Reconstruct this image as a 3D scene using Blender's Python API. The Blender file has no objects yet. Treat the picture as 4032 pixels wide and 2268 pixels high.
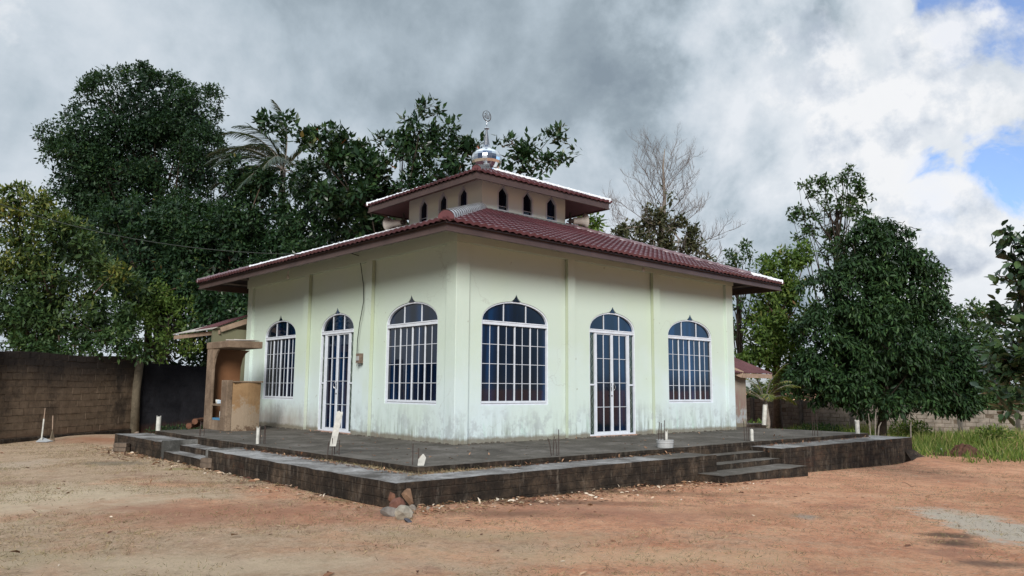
import bpy, bmesh, math, random
import numpy as np
from mathutils import Vector, Matrix
from mathutils.geometry import tessellate_polygon
random.seed(7); rng = np.random.default_rng(11)
col = bpy.context.scene.collection
sc = bpy.context.scene
PI = math.pi
# ------------------------------------------------------------------ camera
CAM = np.array([-9.93354735, -13.17822117, 1.2])
RV = np.array([0.75214028, -0.65896602, 0.00698425])
UV = np.array([-0.09047418, -0.0927573, 0.99156972])
FV = np.array([0.65276291, 0.74643142, 0.12938592])
FPX = 3019.5
cd = bpy.data.cameras.new('camera'); cam = bpy.data.objects.new('camera', cd); col.objects.link(cam)
M = Matrix(((RV[0], UV[0], -FV[0], CAM[0]), (RV[1], UV[1], -FV[1], CAM[1]), (RV[2], UV[2], -FV[2], CAM[2]), (0, 0, 0, 1)))
cam.matrix_world = M
cd.sensor_width = 36; cd.lens = FPX / 4032 * 36; cd.clip_end = 3000; cd.clip_start = 0.1
sc.camera = cam

def at(u, v, dep):
    """point at survey direction (u, v) and forward distance dep (u, v in units of a 2576-wide plan)"""
    u *= 4032 / 2576; v *= 4032 / 2576
    return CAM + dep * (FV + RV * (u - 2016) / FPX - UV * (v - 1134) / FPX)
def px2m(p, dep): return p * 4032 / 2576 / FPX * dep

# ------------------------------------------------------------------ materials
def mat(name, rough=0.8, spec=0.3, metal=0.0):
    m = bpy.data.materials.new(name); m.use_nodes = True
    nt = m.node_tree; b = nt.nodes['Principled BSDF']
    b.inputs['Roughness'].default_value = rough
    b.inputs['Specular IOR Level'].default_value = spec
    b.inputs['Metallic'].default_value = metal
    return m, nt, b
class N:
    def __init__(s, nt): s.nt = nt; s.tc = None
    def add(s, t, **k):
        n = s.nt.nodes.new(t)
        for a, v in k.items(): setattr(n, a, v)
        return n
    def link(s, a, b): s.nt.links.new(a, b)
    def coord(s, scale=(1, 1, 1), loc=(0, 0, 0)):
        if s.tc is None: s.tc = s.add('ShaderNodeTexCoord')
        m = s.add('ShaderNodeMapping'); m.inputs['Scale'].default_value = scale; m.inputs['Location'].default_value = loc
        s.link(s.tc.outputs['Object'], m.inputs['Vector']); return m.outputs['Vector']
    def noise(s, scale, detail=6, rough=0.6, vec=None, dist=0.0, sc3=(1, 1, 1), loc=(0, 0, 0)):
        n = s.add('ShaderNodeTexNoise'); n.inputs['Scale'].default_value = scale; n.inputs['Detail'].default_value = detail
        n.inputs['Roughness'].default_value = rough; n.inputs['Distortion'].default_value = dist
        s.link(vec if vec is not None else s.coord(sc3, loc), n.inputs['Vector']); return n.outputs['Fac']
    def ramp(s, fac, pts):
        r = s.add('ShaderNodeValToRGB'); e = r.color_ramp.elements
        while len(e) < len(pts): e.new(0.5)
        for i, (p, c) in enumerate(pts):
            e[i].position = p; e[i].color = (c[0], c[1], c[2], 1) if hasattr(c, '__len__') else (c, c, c, 1)
        s.link(fac, r.inputs['Fac']); return r.outputs['Color']
    def mix(s, fac, a, b, mode='MIX'):
        m = s.add('ShaderNodeMix', data_type='RGBA', blend_type=mode)
        for inp, v in ((m.inputs[0], fac), (m.inputs[6], a), (m.inputs[7], b)):
            if isinstance(v, (int, float)): inp.default_value = v
            elif isinstance(v, tuple): inp.default_value = (v[0], v[1], v[2], 1)
            else: s.link(v, inp)
        return m.outputs[2]
    def math(s, op, a, b=0.0, c=None, clamp=False):
        m = s.add('ShaderNodeMath', operation=op, use_clamp=clamp)
        for i, v in enumerate((a, b, c)):
            if v is None: continue
            if isinstance(v, (int, float)): m.inputs[i].default_value = v
            else: s.link(v, m.inputs[i])
        return m.outputs[0]
    def sep(s, vec):
        x = s.add('ShaderNodeSeparateXYZ'); s.link(vec, x.inputs[0]); return x.outputs
    def bump(s, h, bsdf, strength=0.3, dist=0.02):
        b = s.add('ShaderNodeBump'); b.inputs['Strength'].default_value = strength; b.inputs['Distance'].default_value = dist
        s.link(h, b.inputs['Height']); s.link(b.outputs[0], bsdf.inputs['Normal'])

def simple(name, c, rough=0.7, spec=0.3, metal=0.0, var=0.15, scale=6.0, bump=0.0):
    m, nt, b = mat(name, rough, spec, metal); n = N(nt)
    f = n.noise(scale, 6, 0.65)
    lo = tuple(x * (1 - var) for x in c); hi = tuple(min(1, x * (1 + var)) for x in c)
    n.link(n.ramp(f, [(0.3, lo), (0.7, hi)]), b.inputs['Base Color'])
    if bump: n.bump(n.noise(scale * 5, 4, 0.6), b, bump, 0.01)
    return m

def wall_paint(name, up, low, stain=1.0):
    m, nt, b = mat(name, 0.75, 0.25); n = N(nt)
    z = n.sep(n.coord())[2]
    g = n.math('SUBTRACT', n.math('MULTIPLY', z, 0.5), n.math('MULTIPLY', n.noise(0.9, 5, 0.6), 0.9))
    c = n.mix(n.ramp(g, [(0.1, 0.0), (1.1 / 1.5, 1.0)]), low, up)
    c = n.mix(n.ramp(n.noise(0.5, 3, 0.5), [(0.42, 0.0), (0.62, 0.35)]), c, tuple(x * y for x, y in zip(up, (1.0, 1.02, 0.88))))
    # rain streaks (stretched along z) that fade upward
    st = n.noise(3.2, 7, 0.7, sc3=(2.4, 2.4, 0.28))
    fade = n.ramp(n.math('ADD', z, n.math('MULTIPLY', n.math('SUBTRACT', n.noise(0.8, 5, 0.6, loc=(4, 9, 0)), 0.5), 1.6)), [(0.0, 1.0), (0.32, 0.45), (0.9, 0.0)])
    s1 = n.math('MULTIPLY', n.ramp(st, [(0.46, 0.0), (0.6, 1.0)]), fade)
    c = n.mix(n.math('MULTIPLY', s1, 0.8 * stain), c, (0.21, 0.24, 0.20))
    bl = n.noise(2.6, 8, 0.72, loc=(4, 3, 1))
    s2 = n.math('MULTIPLY', n.ramp(bl, [(0.50, 0.0), (0.57, 1.0)]), n.ramp(z, [(0.0, 1.0), (0.5, 0.7), (0.85, 0.0)]))
    c = n.mix(n.math('MULTIPLY', s2, 0.6 * stain), c, (0.30, 0.33, 0.34))
    gr = n.noise(1.7, 6, 0.7, loc=(9, 1, 5), sc3=(2.0, 2.0, 0.5))
    s3 = n.math('MULTIPLY', n.ramp(gr, [(0.56, 0.0), (0.7, 1.0)]), n.ramp(z, [(0.0, 1.0), (0.4, 0.6), (0.9, 0.1)]))
    c = n.mix(n.math('MULTIPLY', s3, 0.6 * stain), c, (0.28, 0.48, 0.36))
    yy = n.sep(n.coord())[1]; wash = n.math('MULTIPLY', n.ramp(n.math('MULTIPLY', yy, 0.1), [(0.48, 0.0), (0.8, 1.0)]), n.ramp(n.math('ADD', z, n.math('MULTIPLY', n.noise(2, 5, 0.6), 0.5)), [(0.55, 1.0), (1.0, 0.0)]))
    c = n.mix(n.math('MULTIPLY', wash, 0.7 * stain), c, (0.31, 0.27, 0.235))
    # splash dirt right at the foot
    ft = n.math('ADD', z, n.math('MULTIPLY', n.noise(5, 5, 0.7, loc=(2, 2, 2)), -0.16))
    c = n.mix(n.ramp(ft, [(0.0, 0.85 * stain), (0.07, 0.0)]), c, (0.16, 0.14, 0.10))
    rs = n.math('MULTIPLY', n.ramp(n.noise(1.3, 6, 0.7, loc=(20, 7, 0)), [(0.6, 0.0), (0.68, 1.0)]), n.ramp(z, [(0.0, 1.0), (0.25, 0.0)]))
    c = n.mix(n.math('MULTIPLY', rs, 0.6 * stain), c, (0.36, 0.21, 0.11))
    vo = n.add('ShaderNodeTexVoronoi', feature='DISTANCE_TO_EDGE'); vo.inputs['Scale'].default_value = 0.55
    wv = n.add('ShaderNodeVectorMath', operation='ADD'); nz = n.add('ShaderNodeTexNoise'); nz.inputs['Scale'].default_value = 1.8; nz.inputs['Detail'].default_value = 6; n.link(n.coord(), nz.inputs['Vector'])
    n.link(n.coord(), wv.inputs[0]); n.link(nz.outputs['Color'], wv.inputs[1]); n.link(wv.outputs[0], vo.inputs['Vector'])
    ck = n.math('MULTIPLY', n.ramp(vo.outputs['Distance'], [(0.0, 1.0), (0.006, 0.0)]), n.ramp(n.noise(0.7, 3, 0.5, loc=(6, 6, 2)), [(0.5, 0.0), (0.6, 1.0)]))
    c = n.mix(n.math('MULTIPLY', ck, 0.35 * min(stain, 1)), c, (0.25, 0.26, 0.22))
    # small chips
    ch = n.ramp(n.noise(7, 2, 0.5, loc=(1, 8, 3)), [(0.755, 0.0), (0.77, 1.0)])
    c = n.mix(n.math('MULTIPLY', ch, 0.5), c, (0.25, 0.24, 0.17))
    n.link(c, b.inputs['Base Color'])
    h = n.math('ADD', n.noise(1.5, 4, 0.5), n.math('MULTIPLY', n.noise(40, 3, 0.6), 0.12))
    n.bump(h, b, 0.25, 0.03)
    return m

UPC, LOC = (0.475, 0.56, 0.485), (0.53, 0.62, 0.625)
M_wall = wall_paint('mint_wall_paint', UPC, LOC)
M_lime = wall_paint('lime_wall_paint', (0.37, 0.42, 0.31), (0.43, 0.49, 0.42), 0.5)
M_tower = wall_paint('tower_wall_paint', (0.68, 0.75, 0.70), (0.68, 0.75, 0.70), 0.0)
M_alu = simple('white_powder_coated_aluminium', (0.56, 0.60, 0.65), 0.45, 0.4, 0, 0.1)
def glass():
    m, nt, b = mat('dark_tinted_glass', 0.03, 0.42); n = N(nt)
    x, y, z = n.sep(n.coord())
    w = n.noise(1.0, 2, 0.4, sc3=(3.1, 3.1, 0.25))
    n.link(n.ramp(w, [(0.4, (0.001, 0.004, 0.011)), (0.56, (0.002, 0.009, 0.028)), (0.66, (0.003, 0.022, 0.068))]), b.inputs['Base Color'])
    n.bump(n.noise(0.7, 2, 0.5), b, 0.05, 0.02)
    return m
M_glass = glass()
M_glassd = simple('dark_sidelight_glass', (0.02, 0.035, 0.03), 0.1, 0.5, 0, 0.3)
M_silver = simple('silver_filigree', (0.16, 0.20, 0.17), 0.4, 0.5, 0.2)
def tile_mat():
    m, nt, b = mat('crimson_metal_roof_tiles', 0.33, 0.5); n = N(nt)
    c = n.ramp(n.noise(0.8, 6, 0.65), [(0.3, (0.055, 0.021, 0.027)), (0.55, (0.090, 0.031, 0.039)), (0.75, (0.14, 0.058, 0.066))])
    c = n.mix(n.ramp(n.noise(6, 5, 0.7, loc=(3, 3, 3)), [(0.6, 0.0), (0.75, 0.55)]), c, (0.10, 0.04, 0.04))
    n.link(c, b.inputs['Base Color'])
    n.link(n.ramp(n.noise(3, 4, 0.6), [(0.3, 0.25), (0.7, 0.5)]), b.inputs['Roughness'])
    return m
M_tile = tile_mat()
M_fascia = simple('brown_fascia_board', (0.060, 0.038, 0.033), 0.5, 0.35, 0, 0.22, 1.6)
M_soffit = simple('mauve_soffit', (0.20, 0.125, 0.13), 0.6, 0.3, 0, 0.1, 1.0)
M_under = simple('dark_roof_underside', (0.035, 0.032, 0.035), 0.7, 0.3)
M_rafter = simple('grey_steel_batten', (0.2, 0.18, 0.17), 0.5, 0.4)
M_capw = simple('pale_silver_ridge_cap', (0.62, 0.64, 0.66), 0.35, 0.5, 0.0, 0.15, 5)  # pale cap pieces, mixed with the dull purple ones
M_capd = simple('dull_purple_ridge_cap', (0.13, 0.085, 0.095), 0.4, 0.45, 0, 0.3, 4)
M_capr = simple('red_ridge_cap_end', (0.10, 0.035, 0.04), 0.5)
M_flash = simple('grey_green_flashing', (0.24, 0.29, 0.28), 0.5, 0.4, 0, 0.3, 6)
M_steel = simple('mirror_stainless_steel', (0.62, 0.64, 0.65), 0.16, 0.5, 1.0, 0.05)
M_steel2 = simple('brushed_stainless_steel', (0.40, 0.41, 0.42), 0.25, 0.5, 1.0, 0.1)
M_speaker = simple('beige_horn_enamel', (0.42, 0.39, 0.35), 0.5, 0.35, 0, 0.12, 5)
M_dark = simple('dark_rusty_metal', (0.045, 0.035, 0.03), 0.7, 0.3)
M_rebar = simple('rusty_rebar', (0.05, 0.035, 0.03), 0.8, 0.2, 0, 0.4, 20)
M_pvc = simple('white_pvc', (0.46, 0.46, 0.42), 0.55, 0.35, 0, 0.3, 9)
M_pvcg = simple('grey_plastic', (0.33, 0.34, 0.34), 0.5, 0.4, 0, 0.12, 10)
M_cable = simple('black_cable', (0.015, 0.02, 0.014), 0.6)

def concrete(name, dark, light, lo=0.45, hi=0.68, bumpst=0.35, edge=None):
    m, nt, b = mat(name, 0.9, 0.15); n = N(nt)
    f = n.noise(1.1, 9, 0.72, dist=0.4)
    c = n.ramp(f, [(0.3, tuple(x * 0.65 for x in dark)), (lo, dark), (hi, light)])
    w = n.noise(4.5, 9, 0.78, loc=(5, 5, 0))
    c = n.mix(n.ramp(w, [(0.56, 0.0), (0.72, 0.75)]), c, light)
    d = n.noise(2.3, 8, 0.7, loc=(1, 9, 3))
    c = n.mix(n.ramp(d, [(0.52, 0.0), (0.68, 0.7)]), c, tuple(x * 0.45 for x in dark))
    sp = n.noise(24, 9, 0.85, loc=(2, 2, 9), sc3=(1, 1, 1)); c = n.mix(n.ramp(sp, [(0.50, 0.0), (0.62, 0.6)]), c, tuple(x * 0.5 for x in dark))
    sp = n.noise(11, 9, 0.85, loc=(6, 1, 9)); c = n.mix(n.ramp(sp, [(0.56, 0.0), (0.68, 0.6)]), c, light)
    n.link(c, b.inputs['Base Color'])
    n.bump(n.noise(14, 8, 0.75), b, bumpst, 0.03)
    return m
M_slab = concrete('blackened_concrete_slab', (0.10, 0.09, 0.075), (0.24, 0.22, 0.195), 0.48, 0.80)
M_ptop = concrete('scuffed_concrete_ledge', (0.11, 0.102, 0.092), (0.46, 0.455, 0.44), 0.42, 0.72)
def plinth_side():
    m, nt, b = mat('mossy_brick_plinth_side', 0.95, 0.1); n = N(nt)
    v = n.coord(); x, y, z = n.sep(v)
    cmb = n.add('ShaderNodeCombineXYZ'); n.link(n.math('ADD', x, y), cmb.inputs[0]); n.link(z, cmb.inputs[1])
    br = n.add('ShaderNodeTexBrick'); n.link(cmb.outputs[0], br.inputs['Vector'])
    br.inputs['Scale'].default_value = 1.0; br.inputs['Brick Width'].default_value = 0.42; br.inputs['Row Height'].default_value = 0.13
    br.inputs['Mortar Size'].default_value = 0.012; br.inputs['Mortar Smooth'].default_value = 0.6
    br.inputs['Color1'].default_value = (0.035, 0.024, 0.018, 1); br.inputs['Color2'].default_value = (0.12, 0.052, 0.032, 1); br.inputs['Mortar'].default_value = (0.10, 0.075, 0.06, 1)
    c = br.outputs['Color']
    base = n.ramp(n.noise(2.2, 10, 0.78), [(0.3, (0.010, 0.010, 0.009)), (0.48, (0.030, 0.024, 0.019)), (0.60, (0.070, 0.052, 0.037)), (0.74, (0.19, 0.14, 0.10))])
    c = n.mix(n.ramp(n.noise(1.1, 8, 0.7, loc=(7, 2, 1)), [(0.56, 0.98), (0.78, 0.45)]), c, base)
    st = n.noise(9, 6, 0.75, sc3=(1, 1, 0.22), loc=(3, 1, 0))
    c = n.mix(n.ramp(st, [(0.54, 0.0), (0.7, 0.6)]), c, (0.18, 0.155, 0.125))
    c = n.mix(n.ramp(n.noise(5, 9, 0.8, loc=(1, 1, 8)), [(0.60, 0.0), (0.7, 0.6)]), c, (0.05, 0.055, 0.018))
    c = n.mix(n.ramp(n.noise(3, 7, 0.75, loc=(11, 1, 8)), [(0.64, 0.0), (0.7, 0.7)]), c, (0.34, 0.14, 0.06))
    n.link(c, b.inputs['Base Color'])
    h = n.math('ADD', n.noise(7, 9, 0.8), n.math('MULTIPLY', br.outputs['Fac'], -0.35))
    n.bump(h, b, 0.9, 0.06)
    return m
M_pside = plinth_side()

def ground_mat():
    m, nt, b = mat('red_soil_with_dry_grass', 0.97, 0.05); n = N(nt)
    v = n.coord(); x, y, z = n.sep(v)
    soil = n.ramp(n.noise(1.3, 9, 0.72), [(0.25, (0.50, 0.215, 0.125)), (0.45, (0.70, 0.345, 0.205)), (0.6, (0.80, 0.45, 0.275)), (0.8, (0.84, 0.56, 0.37))])
    tan = n.ramp(n.noise(3.1, 9, 0.75, loc=(3, 1, 0)), [(0.3, (0.40, 0.31, 0.20)), (0.55, (0.58, 0.46, 0.32)), (0.8, (0.74, 0.62, 0.47))])
    k = n.noise(0.33, 7, 0.62, loc=(2.3, 7.7, 0), dist=0.5)
    # more straw-coloured to the left of the yard, redder to the right
    side = n.math('MULTIPLY', n.math('SUBTRACT', n.math('MULTIPLY', x, 0.75), n.math('MULTIPLY', y, 0.66)), 0.028)
    kk = n.math('SUBTRACT', n.math('SUBTRACT', k, side), -0.02)
    c = n.mix(n.ramp(kk, [(0.46, 0.0), (0.64, 0.85)]), soil, tan)
    f2 = n.noise(7, 9, 0.82, loc=(1, 2, 0))
    c = n.mix(n.ramp(f2, [(0.50, 0.0), (0.64, 0.6)]), c, (0.24, 0.16, 0.105))
    f2 = n.noise(26, 8, 0.85, loc=(1, 5, 0))
    c = n.mix(n.ramp(f2, [(0.51, 0.0), (0.62, 0.6)]), c, (0.24, 0.13, 0.09))
    f3 = n.noise(20, 8, 0.88, loc=(8, 2, 0))
    c = n.mix(n.ramp(f3, [(0.53, 0.0), (0.63, 0.75)]), c, (0.78, 0.62, 0.46))
    pt = n.noise(0.9, 6, 0.65, loc=(31, 4, 0))
    c = n.mix(n.ramp(pt, [(0.58, 0.0), (0.7, 0.5)]), c, (0.30, 0.145, 0.11))
    def blob(cx, cy, rx, ry, colr, amt, soft=0.5, ang=0.0):
        nonlocal c
        dx = n.math('SUBTRACT', x, cx); dy = n.math('SUBTRACT', y, cy)
        ca, sa = math.cos(ang), math.sin(ang)
        a = n.math('DIVIDE', n.math('ADD', n.math('MULTIPLY', dx, ca), n.math('MULTIPLY', dy, sa)), rx)
        bb = n.math('DIVIDE', n.math('ADD', n.math('MULTIPLY', dx, -sa), n.math('MULTIPLY', dy, ca)), ry)
        d = n.math('SQRT', n.math('ADD', n.math('MULTIPLY', a, a), n.math('MULTIPLY', bb, bb)))
        d = n.math('ADD', d, n.math('MULTIPLY', n.math('SUBTRACT', n.noise(1.6, 9, 0.8, loc=(cx, cy, 0)), 0.5), 2.6))
        c = n.mix(n.ramp(d, [(1 - soft, amt), (1.0, 0.0)]), c, colr)
    for a in BLOBS: blob(*a)
    # several of these patches darken the soil near the plinth
    n.link(c, b.inputs['Base Color'])
    h = n.math('ADD', n.noise(9, 9, 0.8), n.math('MULTIPLY', n.noise(60, 4, 0.7), 0.4))
    n.bump(h, b, 1.0, 0.09)
    return m
def gz(x, y):
    return -0.42 - 0.0215 * min(max(x + 4, 0), 24) - 0.004 * min(max(y + 4, 0), 60) * (1 if x < 0 else max(0, 1 - x / 10))
def gpt(u, v):
    d = FV + RV * (u * 4032 / 2576 - 2016) / FPX - UV * (v * 4032 / 2576 - 1134) / FPX
    z = -0.45; 
    for _ in range(6):
        P = CAM + d * (z - CAM[2]) / d[2]; z = gz(P[0], P[1])
    return P
VD = math.atan2(FV[1], FV[0])
def B(u, v, rx, ry, c, amt, soft=0.5):
    P = gpt(u, v); return (float(P[0]), float(P[1]), rx, ry, c, amt, soft, VD)
BLOBS = [B(2570, 1340, 2.6, 0.75, (0.62, 0.57, 0.47), 0.9, 0.35), B(2400, 1365, 0.35, 0.45, (0.09, 0.075, 0.06), 0.8, 0.7),
         B(2380, 1345, 0.3, 0.35, (0.10, 0.08, 0.065), 0.8, 0.7), B(2020, 1300, 0.3, 0.28, (0.40, 0.40, 0.36), 0.85, 0.7), B(2490, 1420, 0.25, 0.5, (0.14, 0.11, 0.09), 0.7, 0.7),
         B(30, 1170, 1.5, 1.0, (0.60, 0.48, 0.36), 0.8, 0.6), B(300, 1165, 0.7, 0.9, (0.17, 0.17, 0.14), 0.6, 0.7), B(100, 1260, 2.2, 2.5, (0.74, 0.62, 0.44), 0.75, 0.8), B(500, 1420, 0.6, 3.0, (0.74, 0.60, 0.42), 0.6, 0.8),
         B(60, 1400, 0.5, 1.2, (0.56, 0.46, 0.30), 0.6, 0.8), B(1180, 1350, 0.5, 2.2, (0.55, 0.42, 0.26), 0.5, 0.8), B(450, 1180, 0.3, 0.6, (0.30, 0.31, 0.10), 0.6, 0.8),
         B(850, 1255, 0.35, 0.5, (0.12, 0.15, 0.05), 0.7, 0.8), B(250, 1110, 1.8, 2.0, (0.40, 0.17, 0.09), 0.7, 0.8), B(2400, 1160, 3.0, 2.0, (0.50, 0.26, 0.15), 0.8, 0.7),
         B(620, 1290, 1.4, 3.2, (0.40, 0.19, 0.125), 0.7, 0.8), B(1500, 1290, 0.9, 3.0, (0.42, 0.22, 0.15), 0.6, 0.8), B(2050, 1210, 0.5, 3.0, (0.62, 0.33, 0.20), 0.7, 0.8), B(1650, 1400, 0.5, 3.0, (0.78, 0.56, 0.35), 0.6, 0.8), B(1350, 1262, 0.45, 2.6, (0.20, 0.13, 0.09), 0.8, 0.8), B(760, 1215, 0.3, 2.2, (0.22, 0.15, 0.10), 0.7, 0.8), B(1450, 1235, 0.5, 3.5, (0.16, 0.11, 0.07), 0.75, 0.8), B(1250, 1290, 0.4, 1.6, (0.20, 0.12, 0.08), 0.6, 0.8), B(1900, 1290, 0.8, 1.6, (0.54, 0.30, 0.18), 0.6, 0.8)]

# ------------------------------------------------------------------ object helpers
def tag(o, label=None, cat=None, group=None, kind=None):
    if label: o['label'] = label
    if cat: o['category'] = cat
    if group: o['group'] = group
    if kind: o['kind'] = kind
    return o
def empty(name, loc=(0, 0, 0), label=None, cat=None, group=None):
    o = bpy.data.objects.new(name, None); col.objects.link(o); o.location = loc; o.empty_display_size = 0.2
    return tag(o, label, cat, group)
class MB:
    def __init__(s): s.v = []; s.f = []; s.mi = []
    def quad(s, a, b, c, d, mi=0):
        i = len(s.v); s.v += [tuple(a), tuple(b), tuple(c), tuple(d)]; s.f.append((i, i + 1, i + 2, i + 3)); s.mi.append(mi)
    def poly(s, pts, mi=0):
        i = len(s.v); s.v += [tuple(p) for p in pts]; s.f.append(tuple(range(i, i + len(pts)))); s.mi.append(mi)
    def hexa(s, p, mi=0, skip=()):
        """8 points: bottom ring 0-3, top ring 4-7"""
        i = len(s.v); s.v += [tuple(q) for q in p]
        for k, f in enumerate(((3, 2, 1, 0), (4, 5, 6, 7), (0, 1, 5, 4), (1, 2, 6, 5), (2, 3, 7, 6), (3, 0, 4, 7))):
            if k in skip: continue
            s.f.append(tuple(i + j for j in f)); s.mi.append(mi)
    def box(s, x0, x1, y0, y1, z0, z1, mi=0, T=None, skip=()):
        p = [(x0, y0, z0), (x1, y0, z0), (x1, y1, z0), (x0, y1, z0), (x0, y0, z1), (x1, y0, z1), (x1, y1, z1), (x0, y1, z1)]
        if T: p = [T(*q) for q in p]
        s.hexa(p, mi, skip)
    def bar(s, a, b, w, h, up=(0, 0, 1), mi=0):
        a = Vector(a); b = Vector(b); d = (b - a).normalized(); up = Vector(up)
        r = d.cross(up)
        if r.length < 1e-4: r = d.cross(Vector((1, 0, 0)))
        r.normalize(); u = r.cross(d)
        P = []
        for q in (a, b): P += [q - r * w / 2 - u * h / 2, q + r * w / 2 - u * h / 2, q + r * w / 2 + u * h / 2, q - r * w / 2 + u * h / 2]
        s.hexa([P[0], P[1], P[2], P[3], P[4], P[5], P[6], P[7]], mi)
    def tube(s, pts, rad, seg=6, mi=0, cap=True):
        pts = [Vector(p) for p in pts]; n = len(pts)
        if not hasattr(rad, '__len__'): rad = [rad] * n
        base = len(s.v); pr = None
        for i, p in enumerate(pts):
            d = (pts[min(i + 1, n - 1)] - pts[max(i - 1, 0)])
            if d.length < 1e-7: d = Vector((0, 0, 1))
            d.normalize()
            if pr is None: pr = d.cross(Vector((0.31, 0.17, 0.93))); pr = pr if pr.length > 1e-3 else d.cross(Vector((1, 0, 0)))
            r = (pr - d * pr.dot(d)).normalized(); pr = r; u = d.cross(r)
            for k in range(seg):
                a = 2 * PI * k / seg; s.v.append(tuple(p + (r * math.cos(a) + u * math.sin(a)) * rad[i]))
        for i in range(n - 1):
            for k in range(seg):
                k2 = (k + 1) % seg; s.f.append((base + i * seg + k, base + i * seg + k2, base + (i + 1) * seg + k2, base + (i + 1) * seg + k)); s.mi.append(mi)
        if cap:
            s.f.append(tuple(base + k for k in range(seg))[::-1]); s.mi.append(mi)
            s.f.append(tuple(base + (n - 1) * seg + k for k in range(seg))); s.mi.append(mi)
    def lathe(s, prof, c=(0, 0, 0), seg=24, mi=0, close=False):
        base = len(s.v); n = len(prof)
        for r, z in prof:
            for k in range(seg):
                a = 2 * PI * k / seg; s.v.append((c[0] + r * math.cos(a), c[1] + r * math.sin(a), c[2] + z))
        for i in range(n - 1):
            for k in range(seg):
                k2 = (k + 1) % seg; s.f.append((base + i * seg + k, base + i * seg + k2, base + (i + 1) * seg + k2, base + (i + 1) * seg + k)); s.mi.append(mi)
    def build(s, name, mats, parent=None, smooth=False, origin=None, recalc=True, bevel=0):
        me = bpy.data.meshes.new(name)
        o = bpy.data.objects.new(name, me)
        off = Vector((0, 0, 0))
        if parent is not None: off = Vector(parent['_w']) if '_w' in parent else parent.location.copy()
        if origin is not None: off = Vector(origin)
        me.from_pydata([(v[0] - off[0], v[1] - off[1], v[2] - off[2]) for v in s.v], [], s.f)
        if not isinstance(mats, (list, tuple)): mats = [mats]
        for m in mats: me.materials.append(m)
        me.polygons.foreach_set('material_index', s.mi)
        if recalc:
            bm = bmesh.new(); bm.from_mesh(me); bmesh.ops.recalc_face_normals(bm, faces=bm.faces); bm.to_mesh(me); bm.free()
        if smooth: me.polygons.foreach_set('use_smooth', [True] * len(me.polygons))
        col.objects.link(o)
        if parent is not None: o.parent = parent
        elif origin is not None: o.location = origin
        if bevel:
            b = o.modifiers.new('bevel', 'BEVEL'); b.width = bevel; b.segments = 2; b.limit_method = 'ANGLE'
        me.update(); return o
# every part keeps world-aligned axes; a child mesh is expressed relative to its thing's base, sub-parts share that base
def sub(mb, name, mats, part, root, **k):
    o = mb.build(name, mats, root, **k); o.parent = part; return o

# ------------------------------------------------------------------ ground
def vn(x, y):
    return (math.sin(x * 1.7 + 1.3 * math.sin(y * 0.9)) * math.sin(y * 1.3 + 0.7 * math.sin(x * 1.1 + 2)) * 0.5 + 0.3 * math.sin(x * 3.9 + y * 2.7) * math.sin(y * 4.3 - x * 1.9 + 1))
def build_ground():
    xs = list(np.arange(-26, 36, 0.35)); ys = list(np.arange(-20, 26, 0.35))
    xs = [-700, -300, -120, -60, -40, -32] + xs + [40, 50, 70, 120, 300, 700]
    ys = [-700, -300, -120, -60, -35, -25] + ys + [30, 40, 60, 120, 300, 700]
    v = []; f = []
    for y in ys:
        for x in xs:
            z = gz(x, y) + 0.02 * vn(x, y)
            # ground swells up a little against the block wall and the plinth corner on the far right
            z += 0.16 * math.exp(-((x - 13.1) ** 2 / 0.5 + (y + 4.2) ** 2 / 0.5)) + 0.12 * math.exp(-((x + 3.0) ** 2 / 3 + (y - 14.6) ** 2 / 2))
            if -4.0 < x < 13 and -4.0 < y < 11: z = min(z, gz(x, y) - 0.05)
            v.append((x, y, z))
    nx = len(xs)
    for j in range(len(ys) - 1):
        for i in range(nx - 1): f.append((j * nx + i, j * nx + i + 1, (j + 1) * nx + i + 1, (j + 1) * nx + i))
    me = bpy.data.meshes.new('ground'); me.from_pydata(v, [], f); me.materials.append(ground_mat())
    me.polygons.foreach_set('use_smooth', [True] * len(f))
    o = bpy.data.objects.new('ground', me); col.objects.link(o)
    tag(o, 'reddish bare soil yard with thin dry grass', 'ground', kind='structure')
build_ground()

# ------------------------------------------------------------------ instanced-leaf meshes (plain meshes built with numpy)
def unit(a): return a / np.maximum(np.linalg.norm(a, axis=-1, keepdims=True), 1e-9)
LEAF4 = (np.array([[0, 0, 0], [0.42, 0.5, -0.10], [1, 0, -0.12], [0.42, -0.5, -0.10]]), [(0, 3, 2), (0, 2, 1)])
LEAF8 = (np.array([[0, 0, 0], [0.22, 0.36, 0.05], [0.60, 0.48, 0.0], [0.88, 0.22, -0.12], [1.0, 0, -0.2], [0.88, -0.22, -0.12], [0.60, -0.48, 0.0], [0.22, -0.36, 0.05], [0.5, 0, -0.07]]),
         [(0, 8, 1), (1, 8, 2), (2, 8, 3), (3, 8, 4), (4, 8, 5), (5, 8, 6), (6, 8, 7), (7, 8, 0)])
BLADE = (np.array([[0, 0.5, 0], [0, -0.5, 0], [1, 0, 0]]), [(0, 1, 2)])
BLADE2 = (np.array([[0, 0.5, 0], [0, -0.5, 0], [0.55, 0.4, 0.0], [0.55, -0.4, 0.0], [1, 0, -0.14]]), [(0, 1, 3), (0, 3, 2), (2, 3, 4)])
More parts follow.
